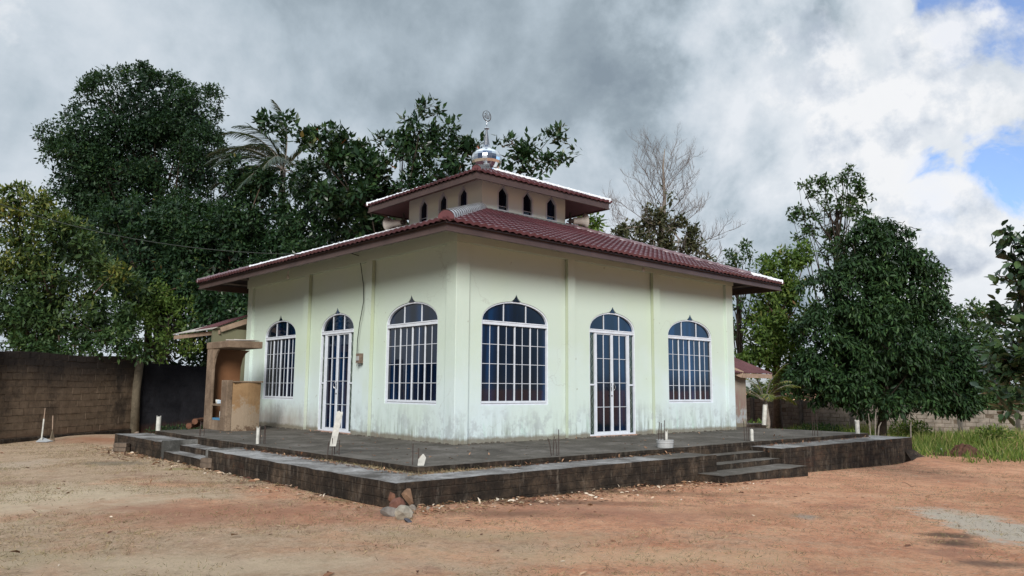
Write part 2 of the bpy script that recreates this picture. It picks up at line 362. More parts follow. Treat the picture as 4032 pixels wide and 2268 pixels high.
def leafmesh(name, P, D, UPV, L, W, template, mats, rnd, parent=None, origin=(0, 0, 0)):
    tv, tf = template
    n = len(P); D = unit(D)
    Bv = unit(np.cross(D, UPV)); Nn = np.cross(Bv, D)
    L = np.broadcast_to(L, (n,))[:, None, None]; W = np.broadcast_to(W, (n,))[:, None, None]
    V = P[:, None, :] + D[:, None, :] * (tv[None, :, 0:1] * L) + Bv[:, None, :] * (tv[None, :, 1:2] * W) + Nn[:, None, :] * (tv[None, :, 2:3] * L)
    V = (V - np.array(origin)).reshape(-1, 3)
    tfa = np.array(tf); k = len(tv); m = len(tf)
    F = (tfa[None] + (np.arange(n) * k)[:, None, None]).reshape(-1)
    me = bpy.data.meshes.new(name)
    me.vertices.add(n * k); me.vertices.foreach_set('co', V.astype(np.float32).ravel())
    me.loops.add(n * m * 3); me.loops.foreach_set('vertex_index', F.astype(np.int32))
    me.polygons.add(n * m); me.polygons.foreach_set('loop_start', np.arange(0, n * m * 3, 3, dtype=np.int32))
    at_ = me.attributes.new('rnd', 'FLOAT', 'POINT'); at_.data.foreach_set('value', np.repeat(rnd, k).astype(np.float32))
    me.materials.append(mats); me.update(calc_edges=True)
    o = bpy.data.objects.new(name, me); col.objects.link(o)
    if parent is not None: o.parent = parent
    return o
def leaf_mat(name, ramp, rough=0.55, spec=0.22, trans=0.25):
    m, nt, b = mat(name, rough, spec); n = N(nt)
    a = n.add('ShaderNodeAttribute', attribute_name='rnd')
    c = n.ramp(a.outputs['Fac'], ramp)
    n.link(c, b.inputs['Base Color'])
    t = n.add('ShaderNodeBsdfTranslucent'); n.link(n.mix(1.0, c, (1.25, 1.5, 0.6), 'MULTIPLY'), t.inputs['Color'])
    mx = n.add('ShaderNodeMixShader'); mx.inputs[0].default_value = trans
    n.link(b.outputs[0], mx.inputs[1]); n.link(t.outputs[0], mx.inputs[2])
    n.link(mx.outputs[0], nt.nodes['Material Output'].inputs['Surface'])
    return m
G = lambda *a: [(p, c) for p, c in a]
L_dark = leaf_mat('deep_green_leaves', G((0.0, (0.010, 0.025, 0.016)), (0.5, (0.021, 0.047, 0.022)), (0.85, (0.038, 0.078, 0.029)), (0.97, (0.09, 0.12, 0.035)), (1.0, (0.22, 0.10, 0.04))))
L_mid = leaf_mat('mid_green_leaves', G((0.0, (0.018, 0.038, 0.016)), (0.5, (0.035, 0.072, 0.024)), (0.9, (0.07, 0.115, 0.035)), (1.0, (0.16, 0.16, 0.05))))
L_gloss = leaf_mat('glossy_dark_leaves', G((0.0, (0.010, 0.026, 0.014)), (0.6, (0.024, 0.054, 0.022)), (0.92, (0.045, 0.085, 0.028)), (0.985, (0.10, 0.11, 0.03)), (1.0, (0.30, 0.08, 0.03))), 0.33, 0.4, 0.2)
L_yel = leaf_mat('yellow_tipped_leaves', G((0.0, (0.025, 0.05, 0.025)), (0.40, (0.055, 0.095, 0.030)), (0.62, (0.15, 0.16, 0.035)), (0.82, (0.32, 0.22, 0.05)), (1.0, (0.40, 0.20, 0.07))))
L_light = leaf_mat('light_green_leaves', G((0.0, (0.038, 0.070, 0.020)), (0.5, (0.080, 0.135, 0.030)), (0.85, (0.15, 0.21, 0.05)), (1.0, (0.22, 0.14, 0.06))), trans=0.35)
L_olive = leaf_mat('olive_dull_leaves', G((0.0, (0.030, 0.036, 0.020)), (0.5, (0.060, 0.068, 0.034)), (0.9, (0.11, 0.10, 0.055)), (1.0, (0.16, 0.12, 0.07))))
L_mango = leaf_mat('dark_drooping_leaves', G((0.0, (0.010, 0.024, 0.012)), (0.5, (0.023, 0.052, 0.019)), (0.85, (0.040, 0.085, 0.026)), (1.0, (0.09, 0.14, 0.04))), 0.5, 0.2, 0.15)
L_round = leaf_mat('leathery_round_leaves', G((0.0, (0.016, 0.034, 0.018)), (0.6, (0.038, 0.072, 0.032)), (0.9, (0.07, 0.12, 0.04)), (1.0, (0.12, 0.14, 0.10))), 0.3, 0.5, 0.15)
L_palm = leaf_mat('palm_leaflets', G((0.0, (0.016, 0.032, 0.020)), (0.6, (0.035, 0.060, 0.034)), (1.0, (0.085, 0.095, 0.055))), 0.4, 0.5, 0.25)
L_palm2 = leaf_mat('yellow_green_palm_leaflets', G((0.0, (0.04, 0.07, 0.02)), (0.5, (0.10, 0.14, 0.03)), (1.0, (0.24, 0.22, 0.05))), 0.4, 0.4, 0.3)
L_grass = leaf_mat('tall_green_grass', G((0.0, (0.035, 0.065, 0.018)), (0.4, (0.085, 0.135, 0.028)), (0.75, (0.17, 0.22, 0.05)), (0.88, (0.27, 0.25, 0.11)), (1.0, (0.34, 0.27, 0.16))), 0.6, 0.2, 0.35)
L_dry = leaf_mat('dry_straw', G((0.0, (0.09, 0.06, 0.035)), (0.4, (0.20, 0.15, 0.085)), (0.78, (0.44, 0.34, 0.20)), (0.90, (0.20, 0.19, 0.08)), (1.0, (0.09, 0.11, 0.035))), 0.8, 0.1, 0.1)
L_litter = leaf_mat('fallen_dry_leaves', G((0.0, (0.07, 0.03, 0.02)), (0.4, (0.20, 0.10, 0.055)), (0.75, (0.40, 0.25, 0.15)), (1.0, (0.66, 0.58, 0.46))), 0.8, 0.2, 0.05)
M_bark = simple('brown_bark', (0.085, 0.06, 0.045), 0.9, 0.1, 0, 0.4, 9, 0.6)
M_barkg = simple('grey_bark', (0.20, 0.175, 0.15), 0.9, 0.1, 0, 0.3, 9, 0.5)
M_barkd = simple('dark_bark', (0.035, 0.028, 0.022), 0.9, 0.1, 0, 0.4, 9, 0.5)

DM = 2.6
def lumps(P, k, ph):
    return (np.sin(P[:, 0] * k + ph[0] + 1.3 * np.sin(P[:, 2] * k * 0.7 + ph[3])) + np.sin(P[:, 1] * k * 1.1 + ph[1] + 1.1 * np.sin(P[:, 0] * k * 0.8)) + np.sin(P[:, 2] * k * 1.3 + ph[2] + np.sin(P[:, 1] * k * 0.9))) / 3
def tree(name, label, lobes, dens, nl, L, W, lmat, dep_sq=0.85, droop=0.2, gap=-0.55, trunk=None, bark=None, cat='tree', group=None, template=LEAF4,
         spread=0.9, nbr=14, trunk_r=0.22, colf=None, shell=0.5, rough=0.22, base=None, seed=0, sub_br=True, fill=1.0, ncl=13, crad=0.36):
    """lobes: (u, v, ru, rv, depth) survey ellipses -> real ellipsoids at that distance"""
    r = np.random.default_rng(100 + seed)
    E = []
    for (u, v, ru, rv, dp) in lobes:
        c = at(u, v, dp); E.append((c, np.array([px2m(ru, dp), px2m((ru + rv) / 2, dp) * dep_sq, px2m(rv, dp)])))
    ph = r.uniform(0, 6.28, 4)
    PP = []; DD = []; BB = []
    hR = np.array([RV[0], RV[1], 0]); hR /= np.linalg.norm(hR); hF = np.array([FV[0], FV[1], 0]); hF /= np.linalg.norm(hF)
    for i, (c, e) in enumerate(E):
        area = 4 * PI * ((e[0] * e[1]) ** 1.6 / 3 + (e[0] * e[2]) ** 1.6 / 3 + (e[1] * e[2]) ** 1.6 / 3) ** (1 / 1.6)
        n = int(dens * DM * area)
        # each lobe is a cloud of smaller clumps whose outer sides carry the leaves
        nk = max(6, int(ncl * min(1.6, (e[0] * e[2]) ** 0.5)))
        sd_ = unit(r.normal(size=(nk, 3))); sc_ = sd_ * (0.45 + 0.40 * r.random((nk, 1)) ** 0.5) * (1 + rough * lumps(sd_ * 3.0 + i, 1.6, ph))[:, None]
        sr_ = crad * r.uniform(0.7, 1.25, nk); own = r.integers(0, nk, n)
        d = unit(r.normal(size=(n, 3)) + sd_[own] * 0.9 + np.array([0, 0, 0.35]))
        rad = 1 - (1 - shell) * r.random(n) ** 1.6
        loc = sc_[own] + d * (rad * sr_[own])[:, None]
        q = c + hR * (loc[:, 0:1] * e[0]) + hF * (loc[:, 1:2] * e[1]) + np.array([0, 0, 1.0]) * (loc[:, 2:3] * e[2])
        out = unit(hR * (d[:, 0:1] / e[0]) + hF * (d[:, 1:2] / e[1]) + np.array([0, 0, 1.0]) * (d[:, 2:3] / e[2]))
        PP.append(q); DD.append(out); BB.append(np.full(n, i))
    P = np.concatenate(PP); D = np.concatenate(DD)
    sz = np.mean([e[0] for _, e in E])
    g = lumps(P, 4.2 / max(sz, 0.6), ph) + 0.5 * lumps(P, 9.0 / max(sz, 0.6), ph[::-1])
    keep = g > gap; P = P[keep]; D = D[keep]
    keep = P[:, 2] > -0.9; P = P[keep]; D = D[keep]
    P0, D0 = P, D
    n = len(P)
    allc = np.mean([c for c, _ in E], axis=0)
    bz = gz(allc[0], allc[1]) if base is None else base[2]
    b0 = (allc[0], allc[1], bz) if base is None else base
    root = empty(name, b0, label, cat, group)
    # leaves: rosettes
    cd_ = unit(D * 0.7 + np.array([0, 0, 0.35]) + r.normal(size=(n, 3)) * 0.45)
    Pl = np.repeat(P, nl, axis=0); Cl = np.repeat(cd_, nl, axis=0)
    dl = unit(Cl * (1 - spread * 0.6) + unit(r.normal(size=(n * nl, 3))) * spread + np.array([0, 0, -droop]))
    Pl = Pl + dl * L * 0.15 + r.normal(size=Pl.shape) * L * 0.35
    up = unit(Cl * 0.5 + np.array([0, 0, 0.9]) + r.normal(size=Pl.shape) * 0.45)
    sz_ = L * r.uniform(0.65, 1.2, len(Pl))
    rn = r.random(len(Pl)) * 0.75 + np.repeat(r.random(n) * 0.25, nl)
    rn = rn * 0.9 + 0.05 + 0.12 * lumps(Pl, 1.5 / max(sz, 0.6), ph)
    if colf is not None: rn = colf(Pl, rn, r)
    rn = np.clip(rn, 0, 1)
    if fill > 0:
        # inner foliage: fewer, larger leaves behind the outer shell, coloured darker as crown shade
        Q = []
        for c, e in E:
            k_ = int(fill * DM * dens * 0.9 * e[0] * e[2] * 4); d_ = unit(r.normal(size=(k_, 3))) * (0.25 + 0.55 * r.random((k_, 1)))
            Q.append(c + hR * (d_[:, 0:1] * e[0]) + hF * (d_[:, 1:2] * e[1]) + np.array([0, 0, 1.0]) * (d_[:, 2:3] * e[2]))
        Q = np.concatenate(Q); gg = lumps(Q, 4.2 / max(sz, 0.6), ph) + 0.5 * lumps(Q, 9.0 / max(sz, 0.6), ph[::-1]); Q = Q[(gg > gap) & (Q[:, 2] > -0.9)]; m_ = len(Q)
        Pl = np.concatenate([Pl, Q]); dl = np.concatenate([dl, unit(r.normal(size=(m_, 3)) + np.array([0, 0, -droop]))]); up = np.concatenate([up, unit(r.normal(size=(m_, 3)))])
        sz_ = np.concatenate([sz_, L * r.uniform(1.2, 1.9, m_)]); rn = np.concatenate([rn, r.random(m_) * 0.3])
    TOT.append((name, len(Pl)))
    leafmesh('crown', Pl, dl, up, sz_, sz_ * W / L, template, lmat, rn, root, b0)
    # trunk + branches
    tb = MB(); b0v = Vector(b0)
    top = Vector(allc) + Vector((0, 0, E[0][1][2] * 0.2)) if trunk is None else Vector(trunk)
    k = 6; pts = []
    for i in range(k + 1):
        t = i / k; p = b0v.lerp(top, t); p.x += 0.12 * math.sin(3 * t + seed); p.y += 0.12 * math.sin(4 * t + seed * 2)
        pts.append(p)
    tb.tube(pts, [trunk_r * (1.25 if i == 0 else 1 - 0.6 * i / k) for i in range(k + 1)], 8)
    tb.build('trunk', bark or M_bark, root, smooth=True)
    bb = MB()
    idx = r.choice(n, min(nbr, n), replace=False)
    for j in idx:
        tp = 0.35 + 0.6 * random.random(); q = b0v.lerp(top, tp)
        e = Vector(P[j]); mid = q.lerp(e, 0.5) + Vector((0, 0, -0.06 * (e - q).length)) + Vector(r.normal(size=3) * 0.1)
        w = trunk_r * 0.32
        bb.tube([q, q.lerp(mid, 0.5), mid, mid.lerp(e, 0.5), e], [w, w * 0.85, w * 0.6, w * 0.4, w * 0.15], 5, cap=False)
        if sub_br:
            for _ in range(2):
                e2 = Vector(P[r.integers(n)])
                if (e2 - mid).length < (e - q).length * 0.8: bb.tube([mid, mid.lerp(e2, 0.5) + Vector((0, 0, -0.05)), e2], [w * 0.45, w * 0.3, w * 0.1], 4, cap=False)
    bb.build('branch', bark or M_bark, root, smooth=True)
    return root

TOT = []
# --- trees on the left and behind the mosque
tree('broadleaf_tree', 'tallest round crowned dark tree at upper left against the cloud', [(365, 265, 150, 92, 38), (235, 335, 108, 105, 37), (470, 300, 86, 85, 38), (190, 430, 78, 90, 36), (345, 415, 150, 110, 38),
     (500, 420, 80, 100, 38), (240, 550, 130, 85, 37), (420, 560, 130, 100, 38), (365, 190, 45, 32, 38), (300, 480, 130, 90, 37), (360, 660, 120, 90, 36), (250, 640, 90, 80, 36)], 12.0, 5, 0.18, 0.085, L_dark, gap=-1.15, fill=1.8, crad=0.38, ncl=13, trunk=at(400, 400, 38), base=(*at(400, 940, 38)[:2], -0.9), trunk_r=0.32, nbr=30, seed=1, bark=M_barkd)
def yel(P, rn, r):
    z = (P[:, 2] - 2.5) / 4.0
    return rn * 0.46 + np.clip(z, 0, 1) * 0.19 + 0.20 * lumps(P, 1.7, (1, 2, 3, 4))
tree('bushy_tree', 'bushy tree with orange and yellow leaf tips at the left edge above the block wall', [(55, 590, 115, 105, 27), (170, 660, 110, 105, 27.5), (270, 740, 75, 100, 28), (30, 760, 120, 120, 26.5), (150, 810, 120, 85, 27), (280, 840, 80, 60, 28), (60, 500, 60, 40, 27)],
     9.0, 6, 0.22, 0.08, L_yel, gap=-1.2, seed=2, colf=yel, nbr=16, droop=0.0, base=(*at(120, 960, 29)[:2], -0.6))
tree('leafy_tree', 'dark tree filling the space between the yellow tipped bush and the annex roof', [(360, 640, 75, 80, 31.5), (300, 560, 70, 70, 32), (400, 740, 80, 75, 31), (460, 700, 70, 70, 31.5), (330, 740, 60, 70, 31)],
     9.0, 6, 0.21, 0.10, L_dark, gap=-1.0, seed=31, nbr=8, bark=M_barkd, base=(*at(370, 980, 32)[:2], -0.6))
tree('leafy_tree', 'dense dark tree between the round crowned tree and the mosque roof', [(470, 620, 120, 110, 33), (600, 520, 100, 90, 34), (560, 700, 130, 110, 32), (430, 760, 110, 80, 31), (650, 620, 110, 110, 33), (560, 610, 100, 90, 32), (680, 470, 60, 40, 32.5), (600, 440, 40, 40, 33)],
     9.0, 6, 0.21, 0.10, L_dark, gap=-1.05, seed=3, nbr=14, base=(*at(540, 960, 32)[:2], -0.6))
tree('leafy_tree', 'dark leafy tree whose crown meets the left end of the mosque eave', [(760, 560, 110, 90, 32), (850, 620, 110, 90, 33), (730, 680, 100, 90, 31), (920, 560, 80, 70, 34), (660, 760, 90, 90, 30), (560, 800, 80, 90, 30)],
     8.5, 6, 0.21, 0.10, L_gloss, gap=-0.95, seed=4, nbr=14, base=(*at(720, 960, 32)[:2], -0.6))
tree('almond_tree', 'large leaved tree behind the mosque roof with long branches reaching past the dome', [(830, 350, 62, 42, 29), (900, 400, 70, 55, 29), (985, 385, 75, 55, 30), (1060, 330, 42, 50, 30), (1130, 370, 60, 50, 30), (1175, 385, 36, 45, 30), (1080, 275, 28, 20, 30),
     (870, 470, 75, 45, 29), (1000, 470, 90, 50, 30), (1100, 440, 70, 50, 30), (700, 310, 45, 34, 28.5), (755, 350, 45, 34, 28.5), (960, 540, 60, 45, 30),
     (1275, 372, 26, 18, 29), (1300, 405, 40, 22, 29), (1345, 365, 28, 20, 29), (1385, 350, 26, 17, 29), (1412, 335, 15, 11, 29), (1335, 435, 30, 12, 29), (1375, 412, 26, 11, 29), (1412, 397, 24, 10, 29), (1442, 386, 14, 7, 29), (1290, 440, 30, 14, 29), (820, 450, 80, 60, 31), (900, 520, 90, 60, 31), (960, 600, 90, 50, 31)],
     6.0, 6, 0.30, 0.14, L_gloss, gap=-0.45, fill=0.25, seed=5, nbr=20, bark=M_barkd, trunk=at(1000, 480, 30), base=(*at(990, 960, 30)[:2], -0.6), droop=-0.05, shell=0.2, trunk_r=0.18)
tree('cassava_shrub', 'bright green shrub with lobed leaves hanging over the dark block wall', [(400, 800, 50, 42, 29.5), (455, 850, 45, 45, 29.5), (395, 870, 45, 34, 28.5), (350, 790, 45, 40, 29), (480, 790, 55, 50, 30), (430, 740, 50, 40, 30)],
     7, 7, 0.17, 0.07, L_light, gap=-0.35, seed=6, nbr=12, trunk_r=0.06, cat='shrub', bark=M_barkd, base=(*at(420, 960, 31)[:2], -0.5), spread=1.1)
tree('leaning_shrub', 'dark leafy shrub drooping over the brown block wall', [(60, 880, 95, 32, 25.6), (200, 860, 110, 38, 26.2), (300, 860, 70, 40, 26.6), (40, 800, 80, 60, 26)],
     6, 6, 0.20, 0.08, L_mid, gap=-0.5, seed=7, nbr=10, trunk_r=0.07, cat='shrub', base=(*at(150, 960, 28)[:2], -0.5), droop=0.5)
tree('hedge_tree', 'shadowy thicket tree behind the annex roof and the booth', [(560, 860, 80, 110, 33), (450, 900, 100, 80, 34), (600, 780, 60, 60, 34)], 6, 6, 0.25, 0.11, L_dark, gap=-1.0, seed=8, nbr=8, base=(*at(520, 990, 33)[:2], -0.6))
# --- right of the mosque
tree('sparse_tree', 'olive leafed conical tree standing inside the bare branches', [(1692, 490, 22, 26, 37), (1660, 540, 42, 40, 37), (1620, 590, 62, 45, 37), (1700, 590, 50, 45, 37), (1560, 610, 34, 30, 37), (1740, 630, 45, 30, 37), (1640, 640, 80, 35, 37)],
     6.0, 6, 0.26, 0.12, L_olive, fill=0.2, gap=-0.2, seed=9, nbr=24, trunk=at(1665, 520, 37), base=(*at(1665, 1000, 37)[:2], -0.9), bark=M_barkg, shell=0.25, trunk_r=0.16)
tree('sapling', 'small green leaf cluster beside the right loudspeaker', [(1470, 565, 13, 16, 34), (1498, 560, 10, 18, 34)], 12, 6, 0.3, 0.14, L_light, gap=-0.9, seed=10, nbr=6, base=(*at(1485, 1000, 34)[:2], -0.9), trunk_r=0.07)
tree('sparse_tree', 'sparse tree showing above and below the right end of the eave', [(1850, 650, 46, 40, 37), (1880, 690, 45, 40, 37), (1815, 680, 30, 28, 37), (1858, 790, 26, 70, 37), (1862, 900, 30, 60, 37)], 5.5, 6, 0.24, 0.10, L_mid, fill=0.1, gap=-0.1, seed=11, nbr=24,
     trunk=at(1852, 660, 37), base=(*at(1858, 1010, 37)[:2], -1.0), bark=M_barkd, shell=0.25, trunk_r=0.15)
tree('light_green_tree', 'fresh green tree with brownish tints between the shed and the dark dense tree', [(1960, 680, 62, 50, 36), (1930, 750, 72, 60, 36), (1985, 780, 70, 80, 36), (1920, 840, 60, 70, 35), (1980, 880, 60, 70, 35), (1900, 900, 40, 60, 35), (2010, 640, 30, 30, 36)],
     8.0, 6, 0.24, 0.11, L_light, gap=-0.6, seed=12, nbr=20, base=(*at(1950, 1020, 36)[:2], -1.0), shell=0.3)
tree('tall_tree', 'tall airy tree rising behind the dense dark tree', [(2035, 475, 26, 22, 40), (2080, 480, 40, 26, 40), (2145, 450, 34, 34, 40), (2160, 500, 34, 30, 40), (2010, 540, 26, 30, 40), (2040, 560, 42, 32, 40), (2110, 520, 50, 30, 40), (2165, 545, 30, 22, 40), (2030, 600, 28, 18, 40), (2090, 610, 60, 36, 40), (2120, 680, 60, 60, 40)],
     6.0, 6, 0.22, 0.10, L_mid, fill=0.6, gap=-0.35, seed=13, nbr=34, trunk=at(2100, 520, 40), base=(*at(2110, 1020, 40)[:2], -1.0), bark=M_barkd, shell=0.15, trunk_r=0.17)
tree('dense_tree', 'big dense dark tree with drooping leaves to the right of the mosque', [(2195, 640, 98, 80, 31), (2140, 740, 112, 90, 31), (2285, 735, 112, 95, 31), (2100, 850, 110, 90, 31), (2230, 860, 150, 110, 30.5), (2350, 870, 105, 100, 31), (2080, 950, 100, 65, 31), (2230, 970, 150, 70, 30.5), (2390, 970, 95, 72, 31), (2215, 590, 48, 42, 31), (2420, 1010, 55, 40, 31)],
     9.5, 7, 0.215, 0.08, L_mango, gap=-1.2, seed=14, nbr=24, trunk=at(2212, 800, 31), base=(*at(2212, 1092, 31)[:2], -0.92), bark=M_barkd, droop=0.75, template=LEAF8, trunk_r=0.2, rough=0.12, shell=0.6, crad=0.34, ncl=20)
tree('round_leafed_tree', 'near tree with leathery round leaves entering at the right edge', [(2560, 640, 42, 90, 13.5), (2560, 780, 62, 80, 13.5), (2570, 880, 80, 80, 13.5), (2545, 960, 55, 60, 13.5), (2640, 800, 100, 240, 14), (2530, 600, 14, 50, 13.5), (2545, 1010, 45, 36, 13.4), (2510, 740, 18, 30, 13.5)],
     12, 4, 0.17, 0.11, L_round, fill=0.4, gap=-0.35, seed=15, nbr=34, trunk=at(2650, 800, 14), base=(*at(2690, 1200, 14)[:2], -0.8), bark=M_barkd, template=LEAF8, shell=0.25, droop=0.1, trunk_r=0.1)
tree('background_tree', 'hazy tree seen in the gap right of the dense dark tree', [(2440, 800, 42, 40, 46), (2500, 830, 60, 60, 46), (2450, 880, 60, 70, 46), (2520, 930, 90, 70, 46), (2400, 950, 80, 60, 46)], 4.0, 6, 0.28, 0.12, L_mid, gap=-0.35, seed=16, nbr=16, base=(*at(2470, 1030, 46)[:2], -1.0), shell=0.25)
tree('background_tree', 'far low tree line seen under the dense tree above the grey wall', [(2330, 985, 120, 45, 46), (2120, 985, 110, 50, 46), (1960, 985, 90, 50, 46), (2480, 990, 100, 45, 46), (2400, 1020, 130, 22, 45), (2200, 1020, 130, 22, 45), (2560, 1010, 100, 30, 46)], 5.5, 6, 0.3, 0.13, L_mid, gap=-1.2, seed=17, nbr=10, base=(*at(2200, 1040, 48)[:2], -1.0))

tree('background_tree', 'distant tree cluster past the right edge behind the grey wall', [(2600, 930, 80, 70, 47), (2720, 950, 110, 60, 48), (2860, 940, 120, 70, 49)], 4.5, 6, 0.28, 0.12, L_mid, gap=-0.8, seed=18, nbr=8, base=(*at(2720, 1030, 48)[:2], -1.0))

# --- bare tree
def bare_tree():
    base = at(1668, 1000, 39); base = (float(base[0]), float(base[1]), -0.95)
    root = empty('bare_tree', base, 'tall leafless tree with fine upward curving twigs right of the upper roof', 'tree')
    tb = MB(); bb = MB(); r = random.Random(5)
    trunk = [Vector(base), Vector(at(1666, 760, 39)), Vector(at(1664, 600, 39)), Vector(at(1672, 500, 39)), Vector(at(1668, 420, 39)), Vector(at(1672, 375, 39))]
    tb.tube(trunk, [0.26, 0.2, 0.15, 0.09, 0.05, 0.02], 7); tb.build('trunk', M_barkg, root, smooth=True)
    hR = Vector((RV[0], RV[1], 0)).normalized(); hF = Vector((FV[0], FV[1], 0)).normalized()
    def grow(p, d, L, w, lvl):
        n = 5; pts = [p]; q = p.copy(); dd = d.copy()
        for i in range(n):
            dd = (dd + Vector((0, 0, 0.05 + 0.07 * lvl)) + Vector((r.gauss(0, .08), r.gauss(0, .08), r.gauss(0, .06)))).normalized()
            q = q + dd * L / n; pts.append(q.copy())
        bb.tube(pts, [w * (1 - 0.75 * i / n) for i in range(n + 1)], 3, cap=False)
        if lvl >= 3: return
        k = (7, 6, 4)[lvl]
        for j in range(k):
            t = 0.25 + 0.75 * (j + r.random()) / k; i = min(int(t * n), n - 1); s = pts[i].lerp(pts[i + 1], t * n - i)
            tang = (pts[i + 1] - pts[i]).normalized(); side = Vector((r.gauss(0, 1), r.gauss(0, 1), r.gauss(0, .5)))
            side = (side - tang * side.dot(tang)).normalized()
            grow(s, (tang * 0.75 + side * 0.75).normalized(), L * (0.34 if lvl == 0 else 0.5) * r.uniform(0.7, 1.2), w * 0.5, lvl + 1)
    Z0 = trunk[2]; 
    for j in range(34):
        t = j / 33; q0 = Vector(at(1665, 690, 39)).lerp(Vector(at(1668, 430, 39)), t)
        i = 0
        ang = j * 2.4 + r.uniform(-.3, .3)
        side = hR * math.cos(ang) + hF * math.sin(ang) * 0.8
        reach = px2m(165 - 75 * t ** 1.5, 39)
        grow(q0, (side * (1.0 - 0.45 * t) + Vector((0, 0, 0.05 + 0.75 * t))).normalized(), reach * r.uniform(0.8, 1.15), 0.042 * (1 - 0.6 * t), 0)
    bb.build('branch', simple('twig_bark', (0.12, 0.10, 0.09), 0.9, 0.1), root, recalc=False)
bare_tree()

# --- palms
def palm(name, label, crown, base, fronds, FL, lmat, lw=0.045, ll=0.55, trunk_r=0.14, seed=1, wind=Vector((0, 0, 0)), n_per=70):
    r = random.Random(seed); root = empty(name, base, label, 'palm')
    tb = MB(); tb.tube([base, Vector(base).lerp(Vector(crown), 0.5) + Vector((0.15, 0, 0)), crown], [trunk_r * 1.3, trunk_r, trunk_r * 0.9], 8)
    tb.build('trunk', M_barkg, root, smooth=True)
    sb = MB(); P = []; D = []; U = []; LL = []; R_ = []
    for (az, el, sc_) in fronds:
        d = Vector((math.cos(az) * math.cos(el), math.sin(az) * math.cos(el), math.sin(el)))
        n = 12; q = Vector(crown); pts = [q.copy()]; dd = d.copy()
        for i in range(n):
            dd = (dd + Vector((0, 0, -0.05 - 0.012 * i)) * (1.0) + wind * 0.06).normalized(); q = q + dd * FL * sc_ / n; pts.append(q.copy())
        sb.tube(pts, [0.03 * (1 - 0.8 * i / n) for i in range(n + 1)], 4, cap=False)
        for k in range(n_per):
            t = 0.12 + 0.88 * k / n_per; i = min(int(t * n), n - 1); s = pts[i].lerp(pts[i + 1], t * n - i)
            tg = (pts[i + 1] - pts[i]).normalized(); sd = tg.cross(Vector((0, 0, 1))); sd = sd.normalized() if sd.length > 1e-3 else Vector((1, 0, 0))
            for sg in (-1, 1):
                dl = (tg * 0.75 + sd * sg * 0.8 + Vector((0, 0, -0.25 + r.gauss(0, .1))) + wind * 0.5).normalized()
                P.append(s); D.append(dl); U.append((r.gauss(0, .3), r.gauss(0, .3), 1)); LL.append(FL / 3.2 * ll * math.sin(PI * min(1, t * 0.85 + 0.12)) * r.uniform(.85, 1.1) + 0.05); R_.append(r.random())
    sb.build('frond_stem', M_barkg, root)
    LL = np.array(LL); leafmesh('frond', np.array(P), np.array(D), np.array(U, float), LL, np.full(len(LL), lw), BLADE2, lmat, np.array(R_), root, base)
c = at(712, 428, 34.5)
hr = math.atan2(RV[1], RV[0])
fr = []
for a, e, s in ((0, 1.35, 1), (PI, 1.2, 1.05), (PI, 0.85, 1.1), (PI + .5, 0.6, 1), (PI - .5, 0.5, 1), (0.3, 0.9, 0.9), (-0.3, 0.4, 0.9), (0, 0.0, .8), (PI, 0.25, 1.0), (PI / 2, 0.9, 1), (-PI / 2, 0.9, 1), (PI + .2, -0.1, .9), (-1.2, 0.3, 1), (-2.2, 0.4, 1), (-1.6, 0.0, 1), (0.2, -.3, .8), (PI * .8, 1.0, 1.1), (2.2, 1.1, 1)):
    fr.append((hr + a, e, s))
palm('coconut_palm', 'windblown coconut palm behind the trees left of the large leaved tree', tuple(c), (float(c[0]), float(c[1]), -0.9), fr, 3.5, L_palm, seed=3, lw=0.04, ll=0.85, wind=Vector((-RV[0], -RV[1], 0)) * 0.9, n_per=80)
c = at(1925, 1010, 29.5); b_ = at(1925, 1080, 29.5)
palm('young_palm', 'young yellow green palm beside the white stick and the shed', (c[0], c[1], c[2]), (float(c[0]), float(c[1]), -0.75), [(hr + k * 0.75, e, s) for k, e, s in ((0, .9, 1), (1, 1.2, .9), (2, .9, 1), (3, 1.1, 1), (4, .8, 1.1), (5, 1.2, 1), (6, .6, 1), (7, 1.0, 1), (.5, .5, 1), (4.4, 0.6, 1.5), (8, 1.3, 1.1))], 1.6, L_palm2, lw=0.035, ll=0.75, seed=4, trunk_r=0.09, n_per=40)

def rock(P, r, c, label, name='rock', seed=1, flat=0.7, cat='rock', group=None):
    rr = random.Random(seed); bm = bmesh.new(); bmesh.ops.create_icosphere(bm, subdivisions=2, radius=1)
    pl = [(Vector((rr.gauss(0, 1), rr.gauss(0, 1), rr.gauss(0, 1))).normalized(), rr.uniform(.55, .85)) for _ in range(9)]
    for v in bm.verts:
        for n_, d in pl:
            k = v.co.dot(n_)
            if k > d: v.co -= n_ * (k - d)
        v.co = Vector((v.co.x * r * (1 + .1 * rr.random()), v.co.y * r * .85, v.co.z * r * flat))
    me = bpy.data.meshes.new(name); bm.to_mesh(me); bm.free(); me.materials.append(simple('stone_' + str(seed), c, 0.9, 0.15, 0, 0.45, 7, 0.6))
    o = bpy.data.objects.new(name, me); o.location = (P[0], P[1], P[2] + r * flat * 0.55); o.rotation_euler = (rr.uniform(-.3, .3), rr.uniform(-.3, .3), rr.uniform(0, 6)); col.objects.link(o)
    tag(o, label, cat, group); return o
